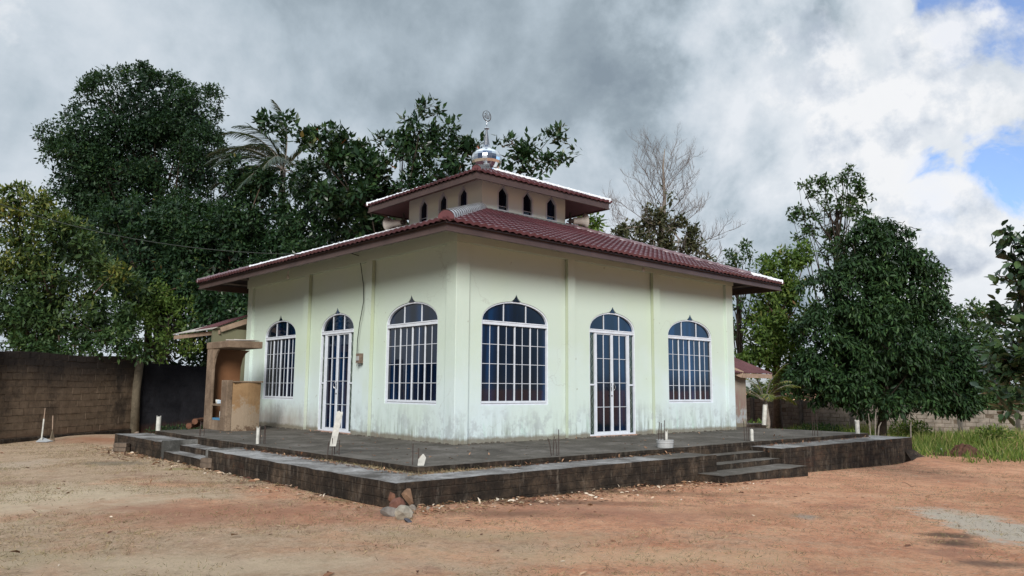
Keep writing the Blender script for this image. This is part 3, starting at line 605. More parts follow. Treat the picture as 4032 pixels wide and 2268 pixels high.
# ------------------------------------------------------------------ mosque
LX, LY = 10.54, 11.22
TX0, TX1, TY0, TY1 = 3.4, 6.75, 3.4, 7.1
mosque = empty('mosque', (0, 0, 0), 'pale mint green single storey mosque with two tier crimson tiled roof', 'mosque')
TR = lambda u, z, n=0.0: (u, -n, z)           # facade facing -y
TL = lambda u, z, n=0.0: (-n, u, z)           # facade facing -x
ZS, ZT, ZA, ZP = 0.815, 2.684, 3.183, 3.33
WN = 0.0
def arch_pts(u0, u1, zb, zt, za, n=20):
    c = (u0 + u1) / 2; a = (u1 - u0) / 2; pts = [(u0, zb), (u1, zb), (u1, zt)]
    for i in range(1, n): t = PI * i / n; pts.append((c + a * math.cos(t), zt + (za - zt) * math.sin(t) ** 0.92))
    pts.append((u0, zt)); return pts
def ogee_pts(u0, u1, zb, zt, za, zp, g=0.05, n=20):
    """arched opening with a small flame-shaped tip"""
    u0 -= 0; u1 += 0; c = (u0 + u1) / 2; a = (u1 - u0) / 2 ; pts = [(u0, zb), (u1, zb), (u1, zt)]
    hw = 0.15
    for i in range(1, n):
        t = PI * i / n; x = c + a * math.cos(t); z = zt + (za - zt) * math.sin(t) ** 0.92
        if abs(x - c) < hw: continue
        if x < c and pts[-1][0] > c:
            for s, zz in ((1, 0.02), (0.6, 0.28), (0.32, 0.58), (0.0, 1.12), (-0.32, 0.58), (-0.6, 0.28), (-1, 0.02)):
                pts.append((c + s * hw, za + (zp - za) * zz))
        pts.append((x, z))
    pts.append((u0, zt)); return pts
def ring_strip(mb, T, pts, w, n0, n1, closed=False):
    """frame band of width w inside an outline, between depths n0..n1"""
    P = [Vector((p[0], p[1])) for p in pts]; m = len(P); inn = []
    area = sum(P[i].x * P[(i + 1) % m].y - P[(i + 1) % m].x * P[i].y for i in range(m))
    sg = 1 if area > 0 else -1
    for i in range(m):
        a = (P[i] - P[i - 1]); b = (P[(i + 1) % m] - P[i])
        if a.length < 1e-6: a = b
        if b.length < 1e-6: b = a
        a.normalize(); b.normalize(); na = Vector((-a.y, a.x)) * sg; nb = Vector((-b.y, b.x)) * sg; q = na + nb
        q = q / max(q.length_squared, 0.3) * 2 * 0.5 * 2 if q.length > 1e-6 else na
        k = w / max(0.35, (q.normalized().dot(nb))); inn.append(P[i] + q.normalized() * min(k, w * 2.0))
    for i in range(m):
        j = (i + 1) % m
        a, b, c, d = P[i], P[j], inn[j], inn[i]
        mb.quad(T(a.x, a.y, n1), T(b.x, b.y, n1), T(c.x, c.y, n1), T(d.x, d.y, n1))
        mb.quad(T(a.x, a.y, n0), T(b.x, b.y, n0), T(b.x, b.y, n1), T(a.x, a.y, n1))
        mb.quad(T(d.x, d.y, n0), T(c.x, c.y, n0), T(c.x, c.y, n1), T(d.x, d.y, n1))
    return inn
def rect(mb, T, u0, u1, z0, z1, n0, n1):
    mb.box(u0, u1, z0, z1, n0, n1, T=lambda a, b, c: T(a, b, c))
openR = [('w', 0.744, 2.806), ('d', 4.236, 6.008), ('w', 7.423, 9.531)]
openL = [('w', 0.742, 2.887), ('d', 4.453, 6.258), ('w', 7.81, 9.945)]
wm = MB()
ZW = 4.72
for T, ops, W_ in ((TR, openR, LX), (TL, openL, LY)):
    holes = []
    for k, a, b in ops:
        holes.append(ogee_pts(a, b, 0.0 if k == 'd' else ZS, ZT, ZA if k == 'w' else 3.16, ZP if k == 'w' else 3.30))
    # wall sheet: tessellated with window holes, doors open to the floor (start 2 mm above)
    outer = [(0, 0), (W_, 0), (W_, ZW), (0, ZW)]
    hs = [[(p[0], max(p[1], 0.004)) for p in h] for h in holes]
    allp = outer + [p for h in hs for p in h]
    tris = tessellate_polygon([[Vector((p[0], p[1], 0)) for p in outer]] + [[Vector((p[0], p[1], 0)) for p in h] for h in hs])
    i0 = len(wm.v); wm.v += [T(p[0], p[1], -0.05) for p in allp]
    for t in tris: wm.f.append(tuple(i0 + q for q in t)); wm.mi.append(0)
    for h in hs:
        m = len(h)
        for i in range(m):
            a, b = h[i], h[(i + 1) % m]; wm.quad(T(*a, -0.05), T(*b, -0.05), T(*b, -0.17), T(*a, -0.17))
# rear walls and returns
wm.quad((LX, 0.04, 0), (LX, LY, 0), (LX, LY, ZW), (LX, 0.04, ZW)); wm.quad((0.04, LY, 0), (LX, LY, 0), (LX, LY, ZW), (0.04, LY, ZW))
wm.build('wall', M_wall, mosque, recalc=False)
# dark interior lining behind the panes
# pillars, pilasters, beams (front mint, sides lime)
def pilaster(T, u0, u1, z0, z1, n1, name='pilaster'):
    mb = MB(); a = [T(u0, z0, -0.04), T(u1, z0, -0.04), T(u1, z1, -0.04), T(u0, z1, -0.04)]; b = [T(u0, z0, n1), T(u1, z0, n1), T(u1, z1, n1), T(u0, z1, n1)]
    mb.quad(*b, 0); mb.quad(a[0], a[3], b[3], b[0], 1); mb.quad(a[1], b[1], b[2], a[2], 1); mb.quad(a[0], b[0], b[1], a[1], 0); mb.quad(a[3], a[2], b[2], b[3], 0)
    mb.build(name, [M_wall, M_lime], mosque, recalc=False)
cp = MB(); cp.box(-0.035, 0.335, -0.035, 0.335, 0, 4.36); cp.build('corner_pillar', M_wall, mosque, bevel=0.01)
for u0, u1 in ((3.37, 3.62), (6.68, 6.96)): pilaster(TR, u0, u1, 0, 4.36, 0.055)
for u0, u1 in ((3.45, 3.75), (6.88, 7.18)): pilaster(TL, u0, u1, 0, 4.36, 0.055)
cp = MB(); cp.box(10.2, LX + 0.015, -0.035, 0.3, 0, 4.36); cp.build('corner_pillar', [M_wall], mosque, bevel=0.01)
cp = MB(); cp.box(-0.035, 0.3, 10.87, LY + 0.015, 0, 4.36); cp.build('corner_pillar', [M_wall], mosque, bevel=0.01)
# the recessed lime strips beside the pillars (thinner paint)
bm_ = MB(); bm_.box(-0.065, LX + 0.03, -0.07, 0.2, 4.36, 4.75); bm_.box(-0.07, 0.2, 0.2, LY + 0.03, 4.36, 4.75); bm_.build('ring_beam', M_wall, mosque)

def window(T, u0, u1, kind):
    zb = ZS if kind == 'w' else 0.03; za = ZA if kind == 'w' else 3.16; zp = ZP if kind == 'w' else 3.30
    D0, D1 = -0.14, -0.07
    fm = MB()
    inn = ring_strip(fm, T, arch_pts(u0, u1, zb, ZT, za), 0.036, D0, D1)
    rect(fm, T, u0 + 0.05, u1 - 0.05, ZT - 0.07, ZT + 0.02, D0, D1 + 0.012)
    rect(fm, T, u0 + 0.05, u1 - 0.05, ZT - 0.004, ZT + 0.004, D1 + 0.012, D1 + 0.024)
    # fine outer bead following the flame tip
    part = fm.build('window' if kind == 'w' else 'entrance_door', M_alu, mosque)
    gm = MB(); h = ogee_pts(u0, u1, zb, ZT, za, zp)
    tr = tessellate_polygon([[Vector((p[0], p[1], 0)) for p in h]]); gm.v = [T(p[0], p[1], -0.125) for p in h]
    gm.f = [tuple(t) for t in tr]; gm.mi = [0] * len(gm.f)
    # glass has a back face so it has thickness
    gm.build('tmp', M_glass) if False else None
    c_ = (u0 + u1) / 2; zq = za - 0.008; hh = zp + (zp - za) * 0.12
    gm.poly([T(c_ + x_, zq + (hh - zq) * y_, -0.056) for x_, y_ in ((-.11, 0), (.11, 0), (.07, .22), (.035, .5), (0, .97), (-.035, .5), (-.07, .22))])
    g = sub(gm, 'glass_pane', M_glass, part, mosque)
    w = u1 - u0; mm = MB()
    t = 0.0055
    for k in (1, 2):
        x = u0 + w * k / 3; zt = ZT + (za - ZT) * (1 - ((x - (u0 + u1) / 2) / (w / 2)) ** 2) ** 0.46 - 0.05
        am = MB(); rect(am, T, x - t, x + t, ZT + 0.03, zt, -0.124, -0.095); sub(am, 'arch_bar', M_alu, part, mosque)
    if kind == 'w':
        a, b, z0, z1 = u0 + 0.05, u1 - 0.05, zb + 0.05, ZT - 0.07
        q = (b - a) / 4
        for k in range(4): rect(mm, T, a + q * (k + .5) - t, a + q * (k + .5) + t, z0, z1, -0.124, -0.112)
        for k in (1, 2, 3): rect(mm, T, a, b, z0 + (z1 - z0) * k / 4 - t, z0 + (z1 - z0) * k / 4 + t, -0.124, -0.110)
        sub(mm, 'glazing_bar', M_alu, part, mosque)
        for k in (1, 2, 3):
            sm = MB(); x = a + q * k; rect(sm, T, x - 0.013, x + 0.013, z0, z1, -0.13, -0.100 if k != 2 else -0.094); sub(sm, 'sash_stile', M_alu, part, mosque)
        sm = MB(); rect(sm, T, a, b, z0 - 0.004, z0 + 0.045, -0.13, -0.084); sub(sm, 'bottom_rail', M_alu, part, mosque)
    else:
        sw = 0.19; a, b, z0, z1 = u0 + 0.05 + sw, u1 - 0.05 - sw, 0.035, ZT - 0.07
        for s, (p, q) in enumerate(((u0 + 0.05, a), (b, u1 - 0.05))):
            sm = MB(); rect(sm, T, p + 0.004, q - 0.004, z0, z1, -0.124, -0.118); sub(sm, 'sidelight_glass', M_glassd, part, mosque)
            fl = MB(); c_ = (p + q) / 2
            for ph in (0, PI, PI / 2):
                pts = [T(c_ + 0.05 * math.sin(i * 0.35 + ph) * (1 if ph != PI / 2 else 0.5), z0 + 0.06 + (z1 - z0 - 0.12) * i / 110, -0.112) for i in range(111)]
                fl.tube(pts, 0.006, 3, cap=False)
            sub(fl, 'sidelight_filigree', M_silver, part, mosque)
            sm = MB(); rect(sm, T, p, q, 1.28, 1.32, -0.117, -0.085); x = q if s == 0 else p; rect(sm, T, x - 0.02, x + 0.02, z0, z1, -0.14, -0.075); sub(sm, 'sidelight_frame', M_alu, part, mosque)
        a += 0.03; b -= 0.03; mid = (a + b) / 2
        for (p, q) in ((a, mid), (mid, b)):
            lm = MB(); f = 0.036
            rect(lm, T, p, p + f, z0, z1, -0.123, -0.085); rect(lm, T, q - f, q, z0, z1, -0.123, -0.085)
            rect(lm, T, p + f, q - f, z0, z0 + 0.09, -0.123, -0.086); rect(lm, T, p + f, q - f, z1 - f, z1, -0.123, -0.086)
            rect(lm, T, (p + q) / 2 - t, (p + q) / 2 + t, z0 + .09, z1 - f, -0.123, -0.1)
            for k in (1, 2, 3): zz = z0 + 0.09 + (z1 - f - z0 - 0.09) * k / 4; rect(lm, T, p + f, q - f, zz - t, zz + t, -0.123, -0.099)
            sub(lm, 'door_leaf', M_alu, part, mosque)
        for sx in (-1, 1):
            hm = MB(); hm.tube([T(mid + sx * (0.03 + 0.045 * math.sin(PI * i / 8)), 1.14 + 0.2 * i / 8, -0.085 + 0.04 * math.sin(PI * i / 8)) for i in range(9)], 0.009, 6); sub(hm, 'door_handle', M_steel2, part, mosque, smooth=True)
        hm = MB(); hm.tube([T(mid - 0.028, 1.02, -0.09), T(mid - 0.028, 1.02, -0.07)], 0.018, 10); sub(hm, 'lock', M_dark, part, mosque)
        tm = MB(); rect(tm, T, u0 - 0.02, u1 + 0.02, 0.003, 0.032, -0.16, 0.03); sub(tm, 'threshold', simple('worn_tile_threshold', (0.34, 0.22, 0.17), 0.8), part, mosque)
for T, ops in ((TR, openR), (TL, openL)):
    for k, a, b in ops: window(T, a, b, k)

# --- roofs
def slope_tiles(mb, A, B_, C_, D_, course=0.32, wave=0.2, amp=0.032, lap=0.055, du=0.05):
    """A-B eave, D-C top; rows of wavy metal tile"""
    A, B_, C_, D_ = map(Vector, (A, B_, C_, D_)); nrm = (B_ - A).cross(D_ - A).normalized()
    if nrm.z < 0: nrm = -nrm
    ud = (B_ - A).normalized(); h = (D_ - A) - ud * (D_ - A).dot(ud); H = h.length; hd = h.normalized()
    n = max(1, round(H / course)); LB = (B_ - A).dot(ud)
    sl0 = (D_ - A).dot(ud) / H; sl1 = (LB - (C_ - A).dot(ud)) / H
    for r in range(n):
        w0, w1 = H * r / n - 0.0, H * (r + 1) / n
        ua, ub = w0 * sl0, LB - w0 * sl1; ua1, ub1 = w1 * sl0, LB - w1 * sl1
        k = max(2, int((ub - ua) / du)); base = len(mb.v)
        for i in range(k + 1):
            u = ua + (ub - ua) * i / k; uu = min(max(u, ua1), ub1)
            jit = 0.004 * math.sin(r * 12.9 + int(u / wave) * 7.3)
            hh = amp * (0.5 + 0.5 * math.cos(2 * PI * u / wave)) ** 0.7 + jit
            mb.v.append(tuple(A + ud * u + hd * w0 + nrm * (hh - 0.012)))
            mb.v.append(tuple(A + ud * u + hd * w0 + nrm * (hh + lap)))
            hm_ = amp * (0.5 + 0.5 * math.cos(2 * PI * uu / wave)) ** 0.7
            mb.v.append(tuple(A + ud * uu + hd * (w1 + 0.01) + nrm * (hm_ + 0.0)))
        for i in range(k):
            p = base + i * 3
            mb.f.append((p, p + 3, p + 4, p + 1)); mb.mi.append(0); mb.f.append((p + 1, p + 4, p + 5, p + 2)); mb.mi.append(0)
def hip(mb_sel, a, b, r=0.11, seg=0.34, endcap=None, lift=0.03):
    """half-round ridge cap pieces from eave end a up to b; mb_sel(i, n) -> MB"""
    a = Vector(a); b = Vector(b); d = (b - a).normalized(); L = (b - a).length; n = int(L / seg)
    side = d.cross(Vector((0, 0, 1))).normalized(); up = side.cross(d).normalized(); up = up if up.z > 0 else -up
    for i in range(n):
        mb = mb_sel(i, n); p0 = a + d * L * i / n; p1 = a + d * L * (i + 1.1) / n
        base = len(mb.v); m = 10
        for (p, rr) in ((p0, r * 1.12), (p0 + d * 0.05, r * 1.12), (p0 + d * 0.055, r * 1.0), (p1, r * 0.97)):
            for k in range(m + 1):
                t = PI * (k / m) * 1.16 - 0.08 * PI; mb.v.append(tuple(p + side * math.cos(t) * rr + up * (math.sin(t) * rr + lift)))
        for j in range(3):
            for k in range(m): q = base + j * (m + 1) + k; mb.f.append((q, q + 1, q + m + 2, q + m + 1)); mb.mi.append(0)
    if endcap is not None:
        pts = [a - d * 0.004 + side * math.cos(PI * k / 12) * r * 1.12 + up * (math.sin(PI * k / 12) * r * 1.12 + lift - 0.02) for k in range(13)]
        endcap.poly(pts); endcap.poly([p - d * 0.02 for p in pts][::-1])
EZ = 4.47
E = {'n': Vector((-1.2, -1.2, EZ)), 'r': Vector((12.15, -0.86, EZ)), 'b': Vector((12.1, 12.3, EZ)), 'l': Vector((-1.48, 11.9, EZ))}
T_ = {'n': Vector((TX0 - .02, TY0 - .02, 6.22)), 'r': Vector((TX1 + .02, TY0 - .02, 6.2)), 'b': Vector((TX1 + .02, TY1 + .02, 6.2)), 'l': Vector((TX0 - .02, TY1 + .02, 6.22))}
rm = MB()
for a, b in (('n', 'r'), ('r', 'b'), ('b', 'l'), ('l', 'n')): slope_tiles(rm, E[a], E[b], T_[b], T_[a])
roof = rm.build('roof', M_tile, mosque, recalc=False)
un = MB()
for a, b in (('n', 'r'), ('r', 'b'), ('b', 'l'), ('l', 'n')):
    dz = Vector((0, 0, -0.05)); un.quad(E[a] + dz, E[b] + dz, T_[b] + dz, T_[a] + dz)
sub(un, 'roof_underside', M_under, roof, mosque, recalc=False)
fb = MB()
cen = Vector((5.3, 5.5, 0))
def inset(p, d): q = Vector((p.x, p.y, 0)); s = Vector((1 if cen.x > p.x else -1, 1 if cen.y > p.y else -1, 0)); return q + s * d
order = ['n', 'r', 'b', 'l']
for i in range(4):
    a, b = E[order[i]], E[order[(i + 1) % 4]]
    for (d0, d1, z0, z1) in ((0.07, 0.10, 4.29, 4.475), (0.045, 0.105, 4.275, 4.315)):
        o0, o1, i0_, i1_ = inset(a, d0), inset(b, d0), inset(a, d1), inset(b, d1)
        fb.hexa([Vector((*o0[:2], z0)), Vector((*o1[:2], z0)), Vector((*i1_[:2], z0)), Vector((*i0_[:2], z0)), Vector((*o0[:2], z1)), Vector((*o1[:2], z1)), Vector((*i1_[:2], z1)), Vector((*i0_[:2], z1))])
sub(fb, 'fascia', M_fascia, roof, mosque)
# steel battens under the overhang, parallel to each eave, plus rafters
bt = MB()
for i in range(4):
    a, b = E[order[i]], E[order[(i + 1) % 4]]
    for d in (0.35, 0.75, 1.12):
        p, q = inset(a, d), inset(b, d); z = EZ - 0.10 + 0.37 * d
        bt.bar((p.x, p.y, z), (q.x, q.y, z), 0.05, 0.05)
sub(bt, 'batten', M_rafter, roof, mosque)
for k in range(11):
    t = k / 10
    rf = MB(); rf.bar((0.2 + 10 * t, -0.75, EZ - 0.0), (0.2 + 10 * t, -0.06, EZ + 0.29), 0.05, 0.08); sub(rf, 'rafter', M_under, roof, mosque)
    rf = MB(); rf.bar((-0.9, 0.5 + 10.4 * t, EZ - 0.0), (-0.06, 0.5 + 10.4 * t, EZ + 0.31), 0.05, 0.08); sub(rf, 'rafter', M_under, roof, mosque)
capr = MB()
for key, off, rr, pick, ec in (('n', (.05, .05, .03), 0.15, lambda i: 'w', capr), ('r', (-.05, .05, .02), 0.10, lambda i: 'w' if i < 3 else 'd', None), ('l', (.05, -.05, .02), 0.10, lambda i: 'd' if i < 5 else 'w', None), ('b', (-.05, -.05, .02), 0.10, lambda i: 'd', None)):
    cc = {'w': MB(), 'd': MB()}
    hip(lambda i, n: cc[pick(i)], E[key] + Vector(off), T_[key], rr, 0.34, ec)
    for q, m_ in (('w', M_capw), ('d', M_capd)):
        if cc[q].v: sub(cc[q], 'ridge_cap', m_, roof, mosque, smooth=True)
sub(capr, 'ridge_cap_end', M_capr, roof, mosque)
# --- tower (upper tier)
tw = MB()
wins = {0: [(3.99, 4.39), (4.95, 5.36), (5.93, 6.36)], 1: [(4.06, 4.48), (5.05, 5.47), (6.07, 6.50)]}
WZ0, WZ1, WZP = 6.30, 6.82, 7.04
for T, base, (a, b), k in ((lambda u, z, n=0: (u, TY0 - n, z), TY0, (TX0, TX1), 0), (lambda u, z, n=0: (TX0 - n, u, z), TX0, (TY0, TY1), 1)):
    hs = [[(p, WZ0), (q, WZ0), (q, WZ1), ((p + q) / 2, WZP), (p, WZ1)] for p, q in wins[k]]
    outer = [(a, 6.0), (b, 6.0), (b, 7.3), (a, 7.3)]; allp = outer + [p for h in hs for p in h]
    tris = tessellate_polygon([[Vector((p[0], p[1], 0)) for p in outer]] + [[Vector((p[0], p[1], 0)) for p in h] for h in hs])
    i0 = len(tw.v); tw.v += [T(*p, 0) for p in allp]
    for t in tris: tw.f.append(tuple(i0 + q for q in t)); tw.mi.append(0)
    for h in hs:
        for i in range(5): tw.quad(T(*h[i], 0), T(*h[(i + 1) % 5], 0), T(*h[(i + 1) % 5], -0.08), T(*h[i], -0.08))
tw.quad((TX1, TY0, 6), (TX1, TY1, 6), (TX1, TY1, 7.3), (TX1, TY0, 7.3)); tw.quad((TX0, TY1, 6), (TX1, TY1, 6), (TX1, TY1, 7.3), (TX0, TY1, 7.3))
tower = tw.build('tower_wall', M_tower, mosque, recalc=False)
for T, k in ((lambda u, z, n=0: (u, TY0 - n, z), 0), (lambda u, z, n=0: (TX0 - n, u, z), 1)):
    for p, q in wins[k]:
        h = [(p, WZ0), (q, WZ0), (q, WZ1), ((p + q) / 2, WZP), (p, WZ1)]
        fm = MB(); ring_strip(fm, T, [(p - .02, WZ0 - .02), (q + .02, WZ0 - .02), (q + .02, WZ1 + .008), ((p + q) / 2, WZP + .035), (p - .02, WZ1 + .008)], 0.045, -0.06, 0.015)
        rect(fm, T, p + 0.02, q - 0.02, WZ0 + 0.13, WZ0 + 0.145, -0.06, -0.045)
        wpart = fm.build('small_pointed_window', M_alu, mosque)
        gm = MB(); gm.poly([T(*r_, -0.055) for r_ in h]); sub(gm, 'glass_pane', M_glass, wpart, mosque)
fl = MB()
fl.hexa([(TX0 - .16, TY0 - .16, 6.16), (TX1 + .16, TY0 - .16, 6.16), (TX1 + .003, TY0 - .003, 6.24), (TX0 - .003, TY0 - .003, 6.24), (TX0 - .16, TY0 - .16, 6.20), (TX1 + .16, TY0 - .16, 6.20), (TX1 + .003, TY0 - .003, 6.30), (TX0 - .003, TY0 - .003, 6.30)])
fl.hexa([(TX0 - .163, TY0 - .16, 6.16), (TX0 - .163, TY1 + .16, 6.16), (TX0 - .004, TY1 + .003, 6.24), (TX0 - .004, TY0 - .003, 6.24), (TX0 - .163, TY0 - .16, 6.20), (TX0 - .163, TY1 + .16, 6.20), (TX0 - .004, TY1 + .003, 6.30), (TX0 - .004, TY0 - .003, 6.30)])
fl.build('flashing', M_flash, mosque)
# upper roof
UX0, UX1, UY0, UY1, UZ = 2.38, 7.78, 2.38, 8.05, 6.93
AP = Vector(((UX0 + UX1) / 2, (UY0 + UY1) / 2, 8.08))
U = [Vector((UX0, UY0, UZ)), Vector((UX1, UY0, UZ)), Vector((UX1, UY1, UZ)), Vector((UX0, UY1, UZ))]
ur = MB()
for i in range(4):
    a, b = U[i], U[(i + 1) % 4]; slope_tiles(ur, a, b, AP + (b - AP) * 0.04, AP + (a - AP) * 0.04, 0.3)
uroof = ur.build('upper_roof', M_tile, mosque, recalc=False)
so = MB()
def _i(p, d, z): return Vector((p.x + (d if p.x < AP.x else -d), p.y + (d if p.y < AP.y else -d), z))
for i in range(4):
    a, b = U[i], U[(i + 1) % 4]; so.quad(_i(a, .085, 6.775), _i(b, .085, 6.775), _i(b, 1.2, 7.19), _i(a, 1.2, 7.19))
sub(so, 'soffit', M_soffit, uroof, mosque)
fb = MB()
for i in range(4):
    a, b = U[i], U[(i + 1) % 4]
    def ins(p, d): return Vector((p.x + (d if p.x < AP.x else -d), p.y + (d if p.y < AP.y else -d), 0))
    for (d0, d1, z0, z1) in ((0.06, 0.088, 6.755, 6.935), (0.04, 0.086, 6.735, 6.772)):
        o0, o1, i0_, i1_ = ins(a, d0), ins(b, d0), ins(a, d1), ins(b, d1)
        fb.hexa([Vector((*o0[:2], z0)), Vector((*o1[:2], z0)), Vector((*i1_[:2], z0)), Vector((*i0_[:2], z0)), Vector((*o0[:2], z1)), Vector((*o1[:2], z1)), Vector((*i1_[:2], z1)), Vector((*i0_[:2], z1))])
sub(fb, 'fascia', M_fascia, uroof, mosque)
cr = MB()
for i in range(4):
    cw = MB(); hip(lambda i_, n: cw, U[i] + (AP - U[i]).normalized() * 0.06, AP, 0.10 if i else 0.12, 0.33, cr if i == 0 else None)
    sub(cw, 'ridge_cap', M_capw, uroof, mosque, smooth=True)
sub(cr, 'ridge_cap_end', M_capr, uroof, mosque)
# dome and finial
DC = (5.09, 5.29, 0)
dm = MB()
dm.lathe([(0.30, 7.88), (0.31, 7.98), (0.33, 8.0), (0.33, 8.03), (0.30, 8.05), (0.30, 8.10), (0.32, 8.12), (0.28, 8.14)], DC, 24)
prof = []
for i in range(9):
    t = -0.95 + 1.98 * i / 8; prof.append((0.50 * math.cos(t * 0.98) ** 0.75 if math.cos(t * .98) > 0 else 0.05, 8.425 + 0.355 * math.sin(t)))
dm.lathe(prof, DC, 20)
dome = dm.build('dome', M_steel, mosque, recalc=True)
sp = MB(); sp.lathe([(0.29, 8.72), (0.20, 8.76), (0.15, 8.82), (0.115, 8.90), (0.10, 8.98), (0.03, 9.42), (0.02, 9.44)], DC, 14); sub(sp, 'spire', M_steel2, dome, mosque)
sk = MB()
for k in range(14):
    a = 2 * PI * k / 14; c0 = Vector((DC[0] + 0.27 * math.cos(a), DC[1] + 0.27 * math.sin(a), 8.725)); tn = Vector((-math.sin(a), math.cos(a), 0)); o_ = Vector((math.cos(a), math.sin(a), 0))
    pts = [c0 + tn * 0.06 * math.cos(PI * j / 6) + (o_ * 0.07 + Vector((0, 0, -0.035))) * math.sin(PI * j / 6) for j in range(7)]
    sk.poly(pts)
    sk.poly([p + Vector((0, 0, 0.008)) for p in pts][::-1])
sub(sk, 'spire_skirt', M_steel2, dome, mosque)
ds = MB(); ds.lathe([(0.015, 9.42), (0.085, 9.46), (0.07, 9.48), (0.03, 9.53), (0.012, 9.60), (0.010, 9.74)], DC, 16); sub(ds, 'spire_disc', M_steel2, dome, mosque)
# ring emblem, turned a little from the viewer
fi = MB(); ax = Vector((0.55, -0.83, 0)).normalized(); ax = (Vector((RV[0], RV[1], 0)).normalized() * 0.72 + Vector((FV[0], FV[1], 0)).normalized() * 0.69).normalized()
oc = Vector((DC[0], DC[1], 9.89)); R1 = 0.17
def rp(x, z): return oc + ax * x + Vector((0, 0, z))
n = 40
for i in range(n):
    t0, t1 = PI * 0.58 + 2 * PI * 0.92 * i / n, PI * 0.58 + 2 * PI * 0.92 * (i + 1) / n
    w0, w1 = 0.012 + 0.020 * math.sin(PI * i / n), 0.012 + 0.020 * math.sin(PI * (i + 1) / n)
    fi.bar(rp(R1 * math.cos(t0), R1 * math.sin(t0)), rp(R1 * math.cos(t1), R1 * math.sin(t1)), 0.012, w0 * 0.9, up=rp(math.cos(t0), math.sin(t0)) - oc)
for stroke in ([(0.10, 0.09), (0.10, -0.05), (0.075, -0.085)], [(0.075, -0.085), (0.055, -0.05), (0.05, 0.03)], [(0.05, -0.05), (0.03, -0.09), (0.01, -0.06), (0.005, 0.10)], [(0.005, -0.06), (-0.02, -0.09), (-0.045, -0.05), (-0.04, 0.03), (-0.04, 0.06)],
               [(-0.045, -0.05), (-0.08, -0.075), (-0.105, -0.04), (-0.085, 0.0), (-0.06, -0.03)], [(-0.09, 0.05), (-0.075, 0.075), (-0.06, 0.055), (-0.045, 0.08)], [(0, 0.1), (0, 0.2)]):
    fi.tube([rp(x, z) for x, z in stroke], 0.009, 5)
sub(fi, 'calligraphy_emblem', M_dark, dome, mosque)

# ------------------------------------------------------------------ terrace
PZ = -0.10
terrace = empty('terrace', (4, -4, gz(4, -4)), 'blackened concrete terrace and brick plinth around the mosque', 'terrace')
def rim_noise(p, a=0.012): return a * (math.sin(p * 5.1) + math.sin(p * 11.3 + 1) * 0.6 + math.sin(p * 23.7) * 0.3)
def slab_piece(mb, poly, z0, z1, step=0.25, side_mi=1, jag=0.012):
    """prism with slightly chipped top edge; poly = plan loop"""
    P = []
    for i in range(len(poly)):
        a = Vector(poly[i]); b = Vector(poly[(i + 1) % len(poly)]); n = max(1, int((b - a).length / step))
        d = (b - a).normalized() if (b - a).length > 0 else Vector((1, 0)); nn = Vector((d.y, -d.x))
        for k in range(n):
            q = a.lerp(b, k / n); q = q + nn * (rim_noise(q.x * 1.3 + q.y * 1.7, jag) if k else 0); P.append(q)
    top = [(p.x, p.y, z1 + rim_noise(p.x + 2 * p.y, 0.002)) for p in P]
    mb.poly(top, 0)
    for i in range(len(P)):
        j = (i + 1) % len(P); a, b = P[i], P[j]; ta, tb_ = top[i], top[j]
        mb.quad((a.x, a.y, z0), (b.x, b.y, z0), tb_, ta, side_mi)
SL = [(-3.33, 8.93), (-3.36, 5.2), (-3.36, 2.6), (-3.22, -0.9), (-3.17, -3.3), (1.9, -3.33), (6.1, -3.2), (12.3, -3.2), (12.3, 2.0), (-0.2, 8.93)]
mb = MB(); slab_piece(mb, [(p[0], p[1]) for p in SL][::1], -1.1, 0.0); s_ = mb.build('floor_slab', [M_slab, M_pside], terrace, recalc=True)
mb = MB(); slab_piece(mb, [(11.2, 1.9), (15.5, 1.9), (15.5, 12.5), (-0.6, 12.5), (-0.6, 8.9), (0.5, 8.5)], -1.1, -0.004); mb.build('rear_slab', [M_slab, M_pside], terrace)
def ledge(poly, name='ledge'):
    mb = MB(); slab_piece(mb, poly, -1.1, PZ, jag=0.018); return mb.build(name, [M_ptop, M_pside], terrace)
ledge([(-4.12, 9.73), (-4.12, 5.62), (-3.30, 5.62), (-3.30, 9.73)])
ledge([(-4.10, 2.9), (-4.06, -4.08), (1.9, -4.08), (1.9, -3.28), (-3.14, -3.28), (-3.28, 2.9)])
mb = MB(); slab_piece(mb, [(1.9, -4.08), (3.55, -4.05), (3.55, -3.25), (1.9, -3.28)], -1.1, PZ - 0.006, jag=0.02); mb.build('ledge', [M_slab, M_pside], terrace)
ledge([(6.15, -4.0), (13.08, -4.06), (13.08, 2.0), (12.25, 2.0), (12.25, -3.15), (6.15, -3.15)])
# flared footing at the far right corner
ff = MB(); 
ff.hexa([(12.3, -4.5, -0.95), (13.7, -4.6, -0.95), (13.6, -2.5, -0.95), (12.6, -3.9, -0.95), (12.6, -4.04, -0.45), (13.1, -4.08, -0.42), (13.1, -2.9, -0.45), (12.9, -3.9, -0.45)])
ff.build('footing', M_pside, terrace, bevel=0.04)
